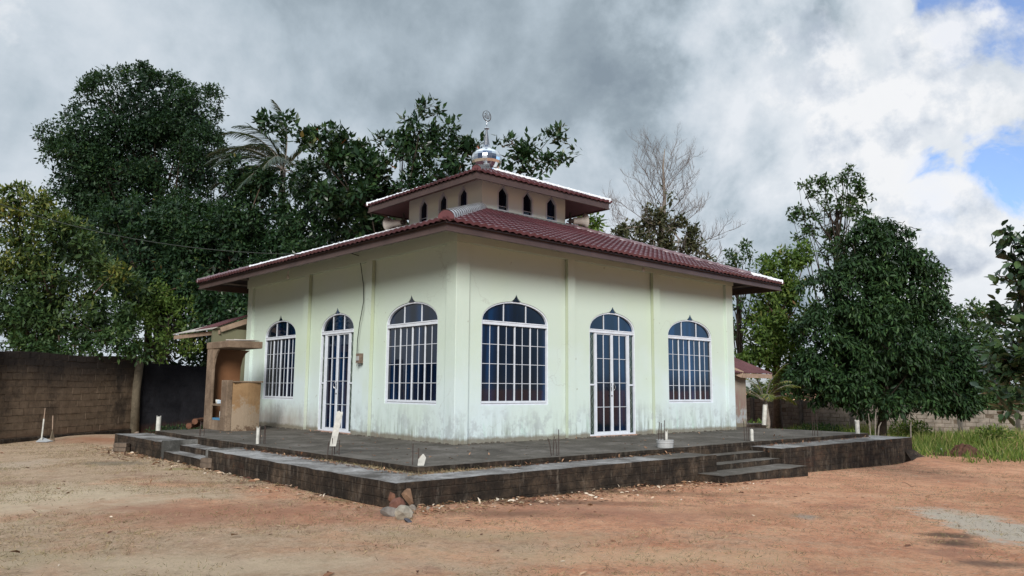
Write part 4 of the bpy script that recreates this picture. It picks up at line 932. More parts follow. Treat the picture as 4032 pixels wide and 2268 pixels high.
# steps (right)
for x0, x1, y0, y1, z in ((2.9, 6.1, -4.63, -3.9, -0.43), (3.56, 6.14, -3.97, -3.5, -0.32), (3.56, 6.14, -3.6, -3.2, -0.19)):
    mb = MB(); slab_piece(mb, [(x0, y0), (x1, y0), (x1, y1), (x0, y1)], -1.1, z, jag=0.015); mb.build('step', [M_slab, M_pside], terrace)
for x0, x1, y0, y1, z in ((-4.11, -3.6, 2.92, 5.6, -0.30), (-3.76, -3.2, 2.92, 5.6, -0.17)):
    mb = MB(); slab_piece(mb, [(x0, y1), (x0, y0), (x1, y0), (x1, y1)], -1.1, z, jag=0.015); mb.build('step', [M_ptop, M_pside], terrace)
M_cheek = concrete('dark_step_cheek', (0.06, 0.06, 0.055), (0.20, 0.20, 0.19), 0.5, 0.75)
for b_ in ((-4.14, -3.2, 5.58, 5.70, -0.6, -0.055), (-4.12, -3.2, 2.84, 2.94, -0.6, -0.075)):
    mb = MB(); mb.box(*b_); mb.build('step_cheek', [M_cheek], terrace, bevel=0.01)
for i in range(26):
    s_x = random.uniform(.02, .06); rock((-4.12 + random.gauss(0, .16), -4.22 - abs(random.gauss(0, .16)), gz(-4.1, -4.2) - .01), s_x, random.choice([(0.26, 0.13, 0.08), (0.20, 0.17, 0.14), (0.13, 0.10, 0.08)]), 'small rubble bit spilled below the broken plinth corner, one of many', 'rubble_bit', seed=40 + i % 4, cat='rubble', group='rubble bits spilled below the plinth corner')
# concrete strip where the walls meet the floor: loose mortar crumbs
cr_ = MB()
for i in range(260):
    if random.random() < 0.5: x, y = random.uniform(0, LX), -0.03 - abs(random.gauss(0, .04))
    else: x, y = -0.03 - abs(random.gauss(0, .04)), random.uniform(0, LY - 1)
    s = random.uniform(.008, .03); cr_.box(x - s, x + s, y - s, y + s, 0.002, s * 1.1)
tag(cr_.build('mortar_crumbs', M_slab, None), 'crumbled mortar bits along the foot of the walls', 'rubble', kind='stuff')

# ------------------------------------------------------------------ block walls
def block_mat(name, base, dark, topdark=True, zt=2.4):
    m, nt, b = mat(name, 0.95, 0.08); n = N(nt)
    a = n.add('ShaderNodeAttribute', attribute_name='rnd')
    c = n.ramp(n.noise(2.5, 8, 0.75), [(0.3, tuple(x * 0.6 for x in base)), (0.6, base), (0.8, tuple(min(1, x * 1.5) for x in base))])
    c = n.mix(n.ramp(n.noise(0.8, 8, 0.7, loc=(5, 2, 2)), [(0.5, 0.0), (0.66, 0.75)]), c, dark)
    z = n.sep(n.coord())[2]
    if topdark:
        c = n.mix(n.ramp(n.math('ADD', n.math('MULTIPLY', z, 1 / 3.0), n.math('MULTIPLY', n.noise(1.2, 6, 0.7), 0.35)), [(0.66, 0.0), (0.95, 0.9)]), c, dark)
        c = n.mix(n.ramp(n.math('ADD', z, n.math('MULTIPLY', n.noise(1.5, 6, 0.7, loc=(4, 4, 4)), 0.5)), [(0.0, 0.8), (0.6, 0.0)]), c, (0.15, 0.070, 0.042))
    n.link(c, b.inputs['Base Color']); n.bump(n.noise(12, 8, 0.8), b, 0.7, 0.04); return m
M_blk = block_mat('brown_cement_blocks', (0.20, 0.15, 0.105), (0.024, 0.022, 0.022))
M_blkd = block_mat('sooty_block_wall', (0.030, 0.031, 0.037), (0.008, 0.009, 0.012))
M_blkg = block_mat('weathered_grey_blocks', (0.24, 0.21, 0.175), (0.035, 0.035, 0.03), False)
M_mort = simple('dark_mortar', (0.10, 0.080, 0.060), 0.95, 0.05, 0, 0.4, 12)
M_post = concrete('mossy_concrete_post', (0.12, 0.10, 0.07), (0.24, 0.21, 0.15))
M_postg = concrete('grey_concrete_post', (0.075, 0.07, 0.06), (0.16, 0.15, 0.13))
def block_wall(a, b, z0, z1f, bl, bh, mb, thick=0.14, seed=1, gap=0.012, jit=0.008, mortar=1):
    r = random.Random(seed); a = Vector((a[0], a[1], 0)); b = Vector((b[0], b[1], 0)); d = (b - a); L = d.length; d.normalize(); nrm = Vector((d.y, -d.x, 0))
    rows = int((z1f(0.5) - z0) / bh + 0.5)
    for rI in range(rows):
        u = -(bl / 2 if rI % 2 else 0) + r.uniform(-.04, .04)
        while u < L:
            w = bl * r.uniform(0.9, 1.08)
            u0, u1 = max(u, 0), min(u + w, L)
            if u1 - u0 > 0.05:
                f0 = u0 / L; zt0 = (z1f(f0) - z0) / rows
                za, zb = z0 + zt0 * rI, z0 + zt0 * (rI + 1); o = r.uniform(-jit, jit); g = gap * r.uniform(.5, 1.6)
                P = []
                for zz in (za + g / 2, zb - g / 2):
                    for (uu, nn) in ((u0 + g / 2, thick / 2 + o), (u1 - g / 2, thick / 2 + o + r.uniform(-.004, .004)), (u1 - g / 2, -thick / 2), (u0 + g / 2, -thick / 2)):
                        q = a + d * uu + nrm * nn; P.append((q.x, q.y, zz + r.uniform(-.004, .004)))
                mb.hexa(P, 0)
            u += w
    m = 10
    for k in range(m):
        f0, f1 = k / m, (k + 1) / m; q0 = a + d * L * f0; q1 = a + d * L * f1; n2 = nrm * (thick / 2 - 0.012)
        zt = min(z1f(f0), z1f(f1)) - 0.02
        mb.hexa([(*(q0 + n2)[:2], z0), (*(q1 + n2)[:2], z0), (*(q1 - n2)[:2], z0), (*(q0 - n2)[:2], z0), (*(q0 + n2)[:2], zt), (*(q1 + n2)[:2], zt), (*(q1 - n2)[:2], zt), (*(q0 - n2)[:2], zt)], mortar)
wl = empty('block_wall', (-4, 15.5, -0.5), 'brown cement block boundary wall with round post at the left edge of the yard', 'wall')
mb = MB(); block_wall((-6.55, 13.12), (-1.75, 17.15), -0.55, lambda t: 2.16 + 0.05 * t + 0.03 * math.sin(9 * t), 0.40, 0.21, mb, seed=3); mb.build('block_panel', [M_blk, M_mort], wl)
mb = MB(); mb.box(-0.2, 7.0, -0.14, 0.16, -0.8, -0.36, T=lambda x, y, z: (-6.9 + x * 0.766 + y * 0.643, 12.85 + x * 0.643 - y * 0.766, z)); mb.build('footing', M_pside, wl, bevel=0.03)
mb = MB(); mb.tube([(-1.62, 17.08, -0.6), (-1.66, 17.06, 1.0), (-1.58, 17.1, 2.26)], [0.17, 0.15, 0.155], 12); mb.build('post', M_post, wl, smooth=True)
mb = MB(); mb.box(-0.13, 0.13, -0.13, 0.13, -0.6, 2.3, T=lambda x, y, z: (-6.75 + x + 0.03 * z, 12.95 + y, z)); mb.build('post', M_post, wl, bevel=0.01)
mb = MB(); block_wall((-13, 7.7), (-6.9, 12.8), -0.55, lambda t: 2.16, 0.40, 0.21, mb, seed=4); mb.build('block_panel', [M_blk, M_mort], wl)
w2 = empty('soot_black_wall', (1, 19, -0.5), 'soot blackened block wall behind the brown booth', 'wall')
mb = MB(); block_wall((-1.4, 17.3), (6.0, 21.6), -0.6, lambda t: 2.02 - 0.1 * t, 0.40, 0.2, mb, seed=5, jit=0.004, gap=0.006); mb.build('block_panel', [M_blkd, M_blkd], w2)
wr = empty('grey_block_wall', (29, 4, -0.9), 'weathered grey block boundary wall with concrete posts behind the tall grass', 'wall')
A0, A1 = Vector((25.0, 14.0)), Vector((36.5, -7.5)); NP = 11
def topz(t): return 0.78 - 0.72 * max(0, min(1, (t - 0.15) / 0.75))
for k in range(NP - 1):
    t0, t1 = k / (NP - 1), (k + 1) / (NP - 1); p, q = A0.lerp(A1, t0), A0.lerp(A1, t1)
    mb = MB(); block_wall(p, q, -1.15, lambda t, t0=t0, t1=t1: topz(t0 + (t1 - t0) * t), 0.42, 0.2, mb, seed=20 + k, jit=0.012, gap=0.02); mb.build('block_panel', [M_blkg, M_mort], wr)
for k in range(NP):
    p = A0.lerp(A1, k / (NP - 1)); mb = MB(); z = topz(k / (NP - 1)) + 0.05
    mb.box(p.x - .11, p.x + .11, p.y - .13, p.y + .13, -1.2, z); mb.build('post', M_postg, wr, bevel=0.01)

# ------------------------------------------------------------------ annex (left rear), shed (right rear)
an = empty('annex', (1.0, 12.8, 0), 'low annex with corrugated roof joined to the left rear of the mosque', 'annex')
M_corr = simple('faded_corrugated_sheet', (0.36, 0.34, 0.31), 0.45, 0.4, 0.1, 0.25, 2.5)
M_corrr = simple('maroon_corrugated_sheet', (0.085, 0.032, 0.036), 0.65, 0.35, 0, 0.3, 2.5)
M_wood = simple('weathered_board', (0.26, 0.19, 0.14), 0.8, 0.2, 0, 0.25, 5, 0.3)
def corrugated(mb, A, B_, C_, D_, pitch=0.09, amp=0.018, seg=6, th=0.004, jag=0.0):
    A, B_, C_, D_ = map(Vector, (A, B_, C_, D_)); L = (B_ - A).length; n = int(L / pitch * seg); nrm = (B_ - A).cross(D_ - A).normalized(); nrm = nrm if nrm.z > 0 else -nrm
    base = len(mb.v)
    for i in range(n + 1):
        t = i / n; o = amp * math.sin(2 * PI * i / seg); j = random.uniform(-jag, jag)
        mb.v.append(tuple(A.lerp(B_, t) + nrm * o)); mb.v.append(tuple(D_.lerp(C_, t) + nrm * o))
    for i in range(n): q = base + 2 * i; mb.f.append((q, q + 2, q + 3, q + 1)); mb.mi.append(0)
mb = MB(); mb.box(-1.05, 0.3, 11.35, 11.5, -0.004, 3.02); mb.box(0.3, 4, 11.5, 15.0, -0.004, 3.3); mb.build('wall', wall_paint('annex_paint_shaded', (0.13, 0.127, 0.08), (0.13, 0.127, 0.085), 0.6), an)  # olive wall colour darkened to carry the shade of the annex eave
mb = MB(); corrugated(mb, (-1.12, 11.22, 2.99), (-1.12, 15.1, 2.99), (0.1, 15.1, 3.36), (0.1, 11.22, 3.50)); r_ = mb.build('roof', [M_corr], an, recalc=False)
mb = MB(); corrugated(mb, (-1.0, 11.18, 3.065), (-1.0, 13.2, 3.055), (0.1, 13.2, 3.475), (0.1, 11.18, 3.535)); sub(mb, 'roof_patch', M_corrr, r_, an, recalc=False)
mb = MB(); mb.bar((-0.86, 11.26, 2.98), (0.0, 11.26, 3.31), 0.03, 0.16); mb.bar((-0.88, 11.26, 2.90), (-1.09, 15.0, 2.88), 0.03, 0.13); sub(mb, 'fascia', M_wood, r_, an)
sh = empty('shed', (12.6, 3, 0), 'small weathered shed with maroon corrugated roof at the right rear corner', 'shed')
mb = MB(); mb.box(10.75, 12.68, 0.93, 3.2, 0.0, 1.75); shw = wall_paint('shed_paint', (0.30, 0.32, 0.25), (0.20, 0.13, 0.11), 1.6); mb.build('wall', shw, sh)
mb = MB(); mb.box(12.69, 12.72, 0.95, 1.07, 0, 1.6); mb.build('corner_board', M_wood, sh)
mb = MB(); corrugated(mb, (13.75, 0.55, 1.74), (11.3, 0.55, 1.74), (11.0, 2.4, 2.62), (13.0, 2.4, 2.62)); r_ = mb.build('roof', M_corrr, sh, recalc=False)
mb = MB(); mb.bar((13.72, 0.58, 1.65), (11.95, 0.58, 1.65), 0.03, 0.14); mb.bar((11.95, 0.58, 1.68), (11.4, 0.95, 1.95), 0.03, 0.22); sub(mb, 'fascia', M_wood, r_, sh)

# ------------------------------------------------------------------ booth
def booth():
    m, nt, b = mat('ochre_render_peeling', 0.85, 0.2); n = N(nt)
    z = n.sep(n.coord())[2]
    c = n.ramp(n.noise(1.6, 7, 0.65), [(0.3, (0.17, 0.10, 0.048)), (0.7, (0.25, 0.16, 0.082))])
    pl = n.math('ADD', n.math('MULTIPLY', z, 0.45), n.noise(3.5, 9, 0.75))
    c = n.mix(n.ramp(pl, [(0.74, 0.85), (0.84, 0.0)]), c, (0.25, 0.20, 0.145))
    c = n.mix(n.ramp(n.math('ADD', n.math('MULTIPLY', z, 0.9), n.noise(6, 9, 0.8, loc=(3, 0, 1))), [(0.52, 0.9), (0.6, 0.0)]), c, (0.09, 0.055, 0.035))
    n.link(c, b.inputs['Base Color']); n.bump(n.noise(8, 9, 0.8), b, 0.7, 0.03)
    M_o = m
    M_g = concrete('raw_cement_render', (0.16, 0.115, 0.08), (0.30, 0.23, 0.165))
    M_i = simple('brown_inner_panel', (0.15, 0.068, 0.030), 0.6, 0.3, 0, 0.12, 1.2)
    bt_ = empty('wash_booth', (-1.4, 8.2, 0), 'open brown masonry booth with arched openings standing against the mosque left corner', 'booth')
    mb = MB(); mb.box(-2.0, -1.93, 8.62, 9.12, 0, 2.25); mb.build('post', M_g, bt_, bevel=0.02)
    # arched side opening haunch
    def arch_panel(y0, y1, x0, x1, ztop, r, side, name, mt):
        mb = MB()
    # beam / flat roof with chipped front edge
    mb = MB(); mb.box(-2.02, -1.06, 7.5, 9.15, 2.24, 2.43); mb.build('roof_slab', M_g, bt_, bevel=0.02)
    mb = MB(); mb.bar((-1.9, 8.0, 2.455), (-1.2, 7.7, 2.47), 0.5, 0.02); mb.bar((-1.5, 8.2, 2.50), (-1.2, 7.65, 2.46), 0.3, 0.02); mb.build('roof_sheet', M_corr, bt_)
    # back panel with curved right edge
    xs = [(-1.99, 0.0), (-1.10, 0.0), (-1.06, 1.4), (-1.05, 1.75), (-1.0, 2.0), (-0.92, 2.15), (-0.80, 2.24), (-1.99, 2.24)]
    mb = MB(); f = [(x, 9.0, z) for x, z in xs]; k = [(x, 9.08, z) for x, z in xs]; mb.poly(f); mb.poly(k[::-1])
    for i in range(len(f)): j = (i + 1) % len(f); mb.quad(f[i], f[j], k[j], k[i])
    mb.build('back_panel', M_i, bt_)
    # haunch of the left opening (curved bracket)
    mb = MB(); P = [(8.62, 2.24), (8.62, 1.80), (8.57, 1.97), (8.47, 2.10), (8.28, 2.24)]
    f = [(-1.98, y, z) for y, z in P]; k = [(-1.93, y, z) for y, z in P]; mb.poly(f); mb.poly(k[::-1])
    for i in range(len(f)): j = (i + 1) % len(f); mb.quad(f[i], f[j], k[j], k[i])
    mb.build('bracket', M_g, bt_)
    mb = MB(); mb.box(-2.0, -1.84, 7.50, 7.92, 0, 1.36); mb.build('pier', M_g, bt_, bevel=0.02)
    mb = MB()
    n_ = 8   # slightly bowed front parapet
    for i in range(n_):
        a0, a1 = i / n_, (i + 1) / n_; xa, xb = -1.84 + 0.78 * a0, -1.84 + 0.78 * a1; ya, yb = 7.5 - 0.09 * math.sin(PI * a0), 7.5 - 0.09 * math.sin(PI * a1)
        mb.hexa([(xa, ya, 0), (xb, yb, 0), (xb, 7.64, 0), (xa, 7.64, 0), (xa, ya, 1.30), (xb, yb, 1.30), (xb, 7.64, 1.30), (xa, 7.64, 1.30)])
    mb.build('parapet', M_o, bt_)
    mb = MB(); mb.box(-1.86, -1.04, 7.39, 7.70, 1.30, 1.34); mb.build('coping', M_g, bt_, bevel=0.008)
    mb = MB(); mb.box(-1.97, -1.2, 7.92, 8.62, 0.655, 0.715); mb.box(-1.965, -1.90, 7.92, 8.62, 0, 0.27); mb.build('shelf', M_g, bt_, bevel=0.008)
    mb = MB(); mb.box(-1.90, -1.25, 7.90, 8.96, 0.20, 0.215); mb.build('floor_board', M_i, bt_)
    # things inside
    t = mb = MB(); mb.box(-1.96, -1.62, 7.98, 8.55, 0.275, 0.33); mb.build('b', M_dark) if False else None
    o = mb.build('basin', simple('blue_plastic', (0.07, 0.20, 0.33), 0.5), None, origin=(-1.8, 8.2, 0.275)); tag(o, 'shallow blue tray in the lower niche of the booth', 'tray')
    mb = MB(); mb.lathe([(0.0, 0.0), (0.035, 0.0), (0.035, 0.17), (0.02, 0.20), (0.018, 0.235), (0.0, 0.235)], (-1.93, 8.03, 0.33), 10); o = mb.build('bottle', M_pvc, None, smooth=True, origin=(-1.93, 8.03, 0.33)); tag(o, 'white bottle standing in the blue tray', 'bottle')
    mb = MB(); mb.lathe([(0.0, 0), (0.05, 0), (0.06, 0.11), (0.055, 0.11), (0.0, 0.02)], (-1.9, 8.38, 0.717), 12); o = mb.build('cup', M_pvc, None, smooth=True, origin=(-1.9, 8.38, 0.717)); tag(o, 'white cup on the booth shelf', 'cup')
    mb = MB(); mb.box(-0.08, 0.08, -0.06, 0.06, 0.0, 0.10, T=lambda x, y, z: (-1.88 + x * .8 + y * .5, 8.22 + y * .8 - x * .5, 0.717 + z)); o = mb.build('packet', simple('grey_blue_packet', (0.30, 0.38, 0.45), 0.4, 0.5, 0, 0.5, 25), None, origin=(-1.88, 8.22, 0.717), bevel=0.01); tag(o, 'crumpled grey blue packet beside the cup on the booth shelf', 'packet')
booth()
# logs / rubbish at booth foot
lg = MB()
for i in range(4): lg.tube([(-2.35 + 0.08 * i, 9.25 + 0.14 * (i % 2), 0.08 + 0.12 * (i // 2)), (-1.95 + 0.05 * i, 9.75, 0.09 + 0.13 * (i // 2))], [0.085, 0.07], 8)
tag(lg.build('firewood', simple('split_reddish_wood', (0.12, 0.058, 0.036), 0.85, 0.1, 0, 0.4, 8), None, origin=(-2.2, 9.4, 0)), 'stacked reddish firewood behind the booth post', 'firewood')

# ------------------------------------------------------------------ small things on the terrace
def rebars(x, y, z, hs, label, spread=0.06, lean=0.02, seed=1):
    r = random.Random(seed); mb = MB()
    for i, h in enumerate(hs):
        a = i * 2 * PI / len(hs) + seed; bx, by = x + spread * math.cos(a), y + spread * math.sin(a); lx, ly = r.uniform(-lean, lean), r.uniform(-lean, lean)
        mb.tube([(bx, by, z - 0.01), (bx + lx * .4, by + ly * .4, z + h * .6), (bx + lx, by + ly, z + h)], 0.008, 5)
    o = mb.build('rebar_stub', M_rebar, None, origin=(x, y, z)); tag(o, label, 'rebar', 'rebar stubs rising from the slab edge'); return o
def pipe(x, y, z, h, label, r=0.035, lean=(0, 0), jag=0.02):
    mb = MB(); n = 14; v0 = len(mb.v)
    for rr in (r, r * 0.86):
        for k in range(n): a = 2 * PI * k / n; mb.v.append((x + rr * math.cos(a), y + rr * math.sin(a), z))
        for k in range(n): a = 2 * PI * k / n; mb.v.append((x + rr * math.cos(a) + lean[0], y + rr * math.sin(a) + lean[1], z + h + jag * math.sin(a * 2 + x)))
    for k in range(n):
        j = (k + 1) % n; mb.f += [(k, j, n + j, n + k), (2 * n + j, 2 * n + k, 3 * n + k, 3 * n + j), (n + k, n + j, 3 * n + j, 3 * n + k)]; mb.mi += [0, 0, 0]
    o = mb.build('pvc_pipe', M_pvc, None, smooth=False, origin=(x, y, z), recalc=False); tag(o, label, 'pipe', 'short white pipes standing on the terrace edge'); return o
rebars(-3.2, 5.83, 0, (0.28, 0.36, 0.22), 'rebar stub in front of the booth beside the left steps', seed=2)
rebars(-3.05, 2.62, 0, (0.40, 0.36, 0.38), 'rebar stub just behind the white pipe near the left door', seed=3)
rebars(-3.16, -0.64, 0, (0.30, 0.26, 0.28, 0.22), 'rebar stub holding up the leaning white plastic strip', 0.1, seed=4)
rebars(-3.02, -3.02, PZ, (0.36, 0.42), 'rebar stub at the front corner of the slab', 0.06, 0.05, seed=5)
rebars(-0.09, -3.13, 0, (0.46, 0.34, 0.32, 0.3), 'splayed rebar stub on the front edge left of the ring pot', 0.075, 0.07, seed=6)
rebars(3.03, -3.08, 0, (0.50, 0.52, 0.56), 'rebar stub poking out of the grey ring pot', 0.07, 0.03, seed=7)
rebars(6.42, -2.96, 0, (0.46, 0.5, 0.44), 'rebar stub beside the white pipe above the right steps', 0.055, 0.01, seed=8)
rebars(9.61, -3.0, 0, (0.62, 0.60, 0.55), 'tall rebar stub on the far right part of the slab', 0.07, 0.01, seed=9)
pipe(-3.30, 8.79, 0, 0.38, 'white pipe at the far left end of the slab', 0.06)
pipe(-3.14, 2.68, 0, 0.34, 'white pipe between the left steps and the left door')
pipe(3.12, -3.14, 0, 0.34, 'thin pipe standing inside the grey ring pot', 0.03)
pipe(6.53, -3.03, 0, 0.26, 'white pipe above the right steps', 0.04)
pipe(11.84, -3.1, 0, 0.36, 'white pipe at the far right end of the slab', 0.06)
pipe(14.25, 1.25, 0, 0.68, 'tall white pipe leaning beside the young palm', 0.075, (0.06, -0.03))
mb = MB(); mb.lathe([(0.0, 0.0), (0.165, 0.0), (0.17, 0.09), (0.18, 0.095), (0.18, 0.115), (0.172, 0.12), (0.172, 0.135), (0.18, 0.14), (0.18, 0.155), (0.155, 0.155), (0.15, 0.02)], (3.1, -3.12, 0.004), 28)
tag(mb.build('ring_pot', M_pvcg, None, smooth=False, origin=(3.1, -3.12, 0)), 'grey round plastic pot on the slab edge near the right steps', 'pot')
mb = MB()   # leaning channel strip
d_ = Vector(RV).normalized(); base = Vector((-3.22, -0.72, 0.16)); topv = base + Vector((d_.x, d_.y, 0)) * 0.10 + Vector((0, 0, 0.60))
r_ = Vector((d_.x, d_.y, 0)); fz = Vector((FV[0], FV[1], 0)).normalized() * 0.02
for s0, s1, o0, o1 in ((-0.055, 0.0, 0, -1), (0.0, 0.055, -1, 0)):
    a, b, c_, d2 = base + r_ * s0 + fz * o0, base + r_ * s1 + fz * o1, topv + r_ * s1 + fz * o1, topv + r_ * s0 + fz * o0
    t_ = fz.normalized() * 0.012
    mb.hexa([a, b, b + t_, a + t_, d2 + Vector((0, 0, -.02 if s0 < 0 else 0.02)), c_ + Vector((0, 0, .02 if s0 < 0 else -0.05)), c_ + t_, d2 + t_])
tag(mb.build('plastic_strip', M_pvc, None, origin=tuple(base)), 'white plastic channel strip leaning on rebar before the left door', 'plastic strip')
mb = MB(); mb.poly([(-3.06, -3.12, -0.09), (-2.98, -3.15, -0.09), (-2.93, -3.17, 0.12), (-2.97, -3.16, 0.18), (-3.03, -3.13, 0.10)]); mb.poly([(-3.05, -3.10, -0.09), (-3.03, -3.11, 0.10), (-2.97, -3.14, 0.18), (-2.93, -3.15, 0.12), (-2.97, -3.13, -0.09)])
tag(mb.build('plastic_shard', M_pvc, None, origin=(-3, -3.14, -0.1)), 'jagged white plastic shard at the front slab corner', 'plastic shard')

# horn loudspeakers
def horn(name_label, mouth, back, R=0.19):
    mouth = Vector(mouth); back = Vector(back); d = (mouth - back).normalized(); L = (mouth - back).length
    root = empty('horn_loudspeaker', tuple(back), name_label, 'loudspeaker', 'horn loudspeakers under the upper roof')
    n = 20; s = d.cross(Vector((0, 0, 1))).normalized(); u = s.cross(d)
    def ring(mb, t, r): 
        base = len(mb.v)
        for k in range(n): a = 2 * PI * k / n; mb.v.append(tuple(back + d * t * L + s * math.cos(a) * r + u * math.sin(a) * r))
        return base
    mb = MB(); prof = [(0.0, 0.05), (0.1, 0.10), (0.2, 0.11), (0.55, 0.125), (0.8, 0.15), (0.94, R * .96), (1.0, R), (1.0, R * .93), (0.8, 0.12), (0.4, 0.05)]
    rs = [ring(mb, t, r) for t, r in prof]
    for i in range(len(rs) - 1):
        for k in range(n): j = (k + 1) % n; mb.f.append((rs[i] + k, rs[i] + j, rs[i + 1] + j, rs[i + 1] + k)); mb.mi.append(0)
    mb.build('horn', M_speaker, root, smooth=True)
    mb = MB(); mb.tube([back - d * 0.10, back + d * 0.03], [0.075, 0.075], 14); mb.build('driver', M_dark, root)
    mb = MB(); b0 = back - d * 0.06; mb.bar(b0 + Vector((0, 0, -0.22)), b0 + Vector((0, 0, 0.28)), 0.05, 0.04); mb.bar(b0 - Vector((0, 0, 0.0)), b0 - d * 0.12, 0.04, 0.04); mb.build('bracket', M_dark, root)
horn('horn loudspeaker on the left wall corner of the upper tier', (3.10, 7.86, 6.43), (3.26, 7.26, 6.44), 0.25)
horn('horn loudspeaker on the right wall corner of the upper tier', (7.36, 3.10, 6.42), (6.92, 3.26, 6.38), 0.25)
# bulbs under the eave
for (x, y, lb) in ((-0.55, 7.2, 'bulb in holder under the left eave'), (5.6, -0.6, 'bulb in holder under the right eave')):
    mb = MB(); mb.tube([(x, y, 4.45), (x, y, 4.34)], 0.025, 8); e = empty('light_bulb', (x, y, 4.45), lb, 'light bulb', 'bulbs under the eaves')
    mb.build('holder', M_pvc, e); mb = MB(); mb.lathe([(0.02, 0.0), (0.04, -0.04), (0.045, -0.08), (0.03, -0.12), (0, -0.13)], (x, y, 4.34), 10); mb.build('glass_globe', M_speaker, e, smooth=True)
# wall cable, box, overhead line
pts = [(-0.35, 4.18, 4.62), (-0.06, 4.10, 4.55), (-0.055, 4.02, 4.30), (-0.055, 3.86, 3.78), (-0.055, 3.82, 3.35), (-0.055, 3.99, 2.79), (-0.055, 4.07, 2.36), (-0.055, 4.07, 2.0)]
sm = []
for i in range(len(pts) - 1):
    for k in range(4): sm.append(Vector(pts[i]).lerp(Vector(pts[i + 1]), k / 4))
sm.append(Vector(pts[-1]))
mb = MB(); mb.tube(sm, 0.011, 5); tag(mb.build('wall_cable', M_cable, None, origin=(-0.06, 4, 2)), 'loose black cable hanging from the eave to the meter box', 'cable')
eb = empty('meter_box', (0, 3.96, 1.9), 'small rusty electric box on the wall right of the left door', 'electric box')
mb = MB(); mb.box(-0.09, 0.038, 3.86, 4.06, 1.79, 2.04); mb.build('casing', simple('rusted_box', (0.16, 0.12, 0.09), 0.7, 0.3, 0, 0.5, 14), eb, bevel=0.008)
mb = MB(); mb.box(-0.115, -0.091, 3.90, 4.0, 1.86, 1.97); mb.tube([(-0.1, 3.97, 1.8), (-0.09, 4.02, 1.72)], 0.012, 5); mb.build('breaker', M_pvcg, eb)
a = Vector(at(-60, 492, 22)); b = Vector((-1.25, 5.9, 4.5)); b = Vector(at(765, 640, 1)); 
dv = Vector(CAM); dd = b - dv; t = (-1.3 - dv.x) / dd.x; b = dv + dd * t
pts = [a.lerp(b, i / 24) - Vector((0, 0, 0.9 * 4 * (i / 24) * (1 - i / 24) * 0.45)) for i in range(25)]
mb = MB(); mb.tube(pts, 0.011, 5); tag(mb.build('overhead_line', M_cable, None, origin=tuple(b)), 'thin overhead power line crossing the left trees to the eave', 'cable')

# ------------------------------------------------------------------ yard things
RG = 'loose stones at the broken plinth corner'
rock(gpt(1000, 1284), 0.12, (0.13, 0.062, 0.045), 'reddish stone fallen from the broken plinth corner', seed=1, flat=0.95, group=RG)
rock(gpt(1012, 1306), 0.16, (0.27, 0.24, 0.19), 'large pale grey stone in front of the broken plinth corner', seed=2, flat=0.7, group=RG)
rock(gpt(983, 1298), 0.13, (0.15, 0.135, 0.12), 'darker grey stone left of the large pale stone', seed=3, flat=0.6, group=RG)
rock(gpt(1026, 1314), 0.06, (0.07, 0.07, 0.08), 'small slate coloured stone lowest by the plinth corner', seed=4, flat=0.5, group=RG)
rock((-4.03, -4.01, -0.34), 0.10, (0.13, 0.065, 0.042), 'orange stone bedded high in the plinth corner', seed=5, flat=1.0, group=RG)
rock((-3.86, -4.05, -0.38), 0.13, (0.18, 0.11, 0.07), 'tan block of the broken plinth corner facing the yard', seed=6, flat=1.1, group=RG)
BG = 'old bricks stacked beside the left steps'
M_brick = simple('grimy_brick', (0.11, 0.085, 0.065), 0.95, 0.1, 0, 0.4, 9, 0.6)
def brick(P, z, rot, label, s=(0.22, 0.11, 0.045)):
    mb = MB(); mb.box(-s[0] / 2, s[0] / 2, -s[1] / 2, s[1] / 2, 0, s[2] * 1.3); o = mb.build('brick', M_brick, None, bevel=0.008); o.location = (P[0], P[1], z); o.rotation_euler = (0, 0, rot); tag(o, label, 'brick', BG)
P1 = gpt(497, 1142); P2 = gpt(527, 1178); g1 = gz(*P1[:2]) + 0.01; g2 = gz(*P2[:2]) + 0.01
P1 = gpt(495, 1143); brick(P2 - np.array([0.0, 0, 0]), g2, -0.6, 'lower brick of the pile at the near corner of the left steps', (0.34, 0.17, 0.075)); brick(P2, g2 + 0.10, -0.75, 'upper brick of the pile at the near corner of the left steps', (0.32, 0.16, 0.075))
P3 = gpt(495, 1135); P3 = gpt(316, 1138)
P3 = np.array([-4.33, 8.2, 0]); g3 = gz(-4.33, 8.2) + 0.01
brick(P3, g3, -0.9, 'lower brick of the pile near the far end of the left ledge', (0.36, 0.18, 0.08)); brick(P3, g3 + 0.11, -0.8, 'upper brick of the pile near the far end of the left ledge', (0.34, 0.17, 0.08))
# dustpan and broom
DP = gpt(109, 1113)
dp = empty('dustpan', (DP[0], DP[1], gz(*DP[:2]) + 0.02), 'long handled grey dustpan standing against the brown block wall', 'dustpan')
q = Vector(dp.location); rr_ = Vector((RV[0], RV[1], 0)).normalized(); ff_ = Vector((FV[0], FV[1], 0)).normalized()
mb = MB(); A_, B2 = q - rr_ * .13, q + rr_ * .22
mb.hexa([A_ - ff_ * .16, B2 - ff_ * .2, B2 + ff_ * .12, A_ + ff_ * .12, A_ - ff_ * .16 + Vector((0, 0, .012)), B2 - ff_ * .2 + Vector((0, 0, .012)), B2 + ff_ * .12 + Vector((0, 0, .02)), A_ + ff_ * .12 + Vector((0, 0, .13))]); mb.build('pan', M_pvcg, dp)
mb = MB(); h0 = q - rr_ * .06 + Vector((0, 0, .05)); mb.tube([h0, h0 + rr_ * 0.02 + Vector((0, 0, .62))], 0.022, 8); hd = mb.build('handle', M_pvc, dp)
mb = MB(); mb.tube([h0 + rr_ * 0.02 + Vector((0, 0, .62)), h0 + rr_ * 0.0 + ff_ * .05 + Vector((0, 0, .93))], 0.014, 8); mb.build('handle_grip', M_wood, dp)
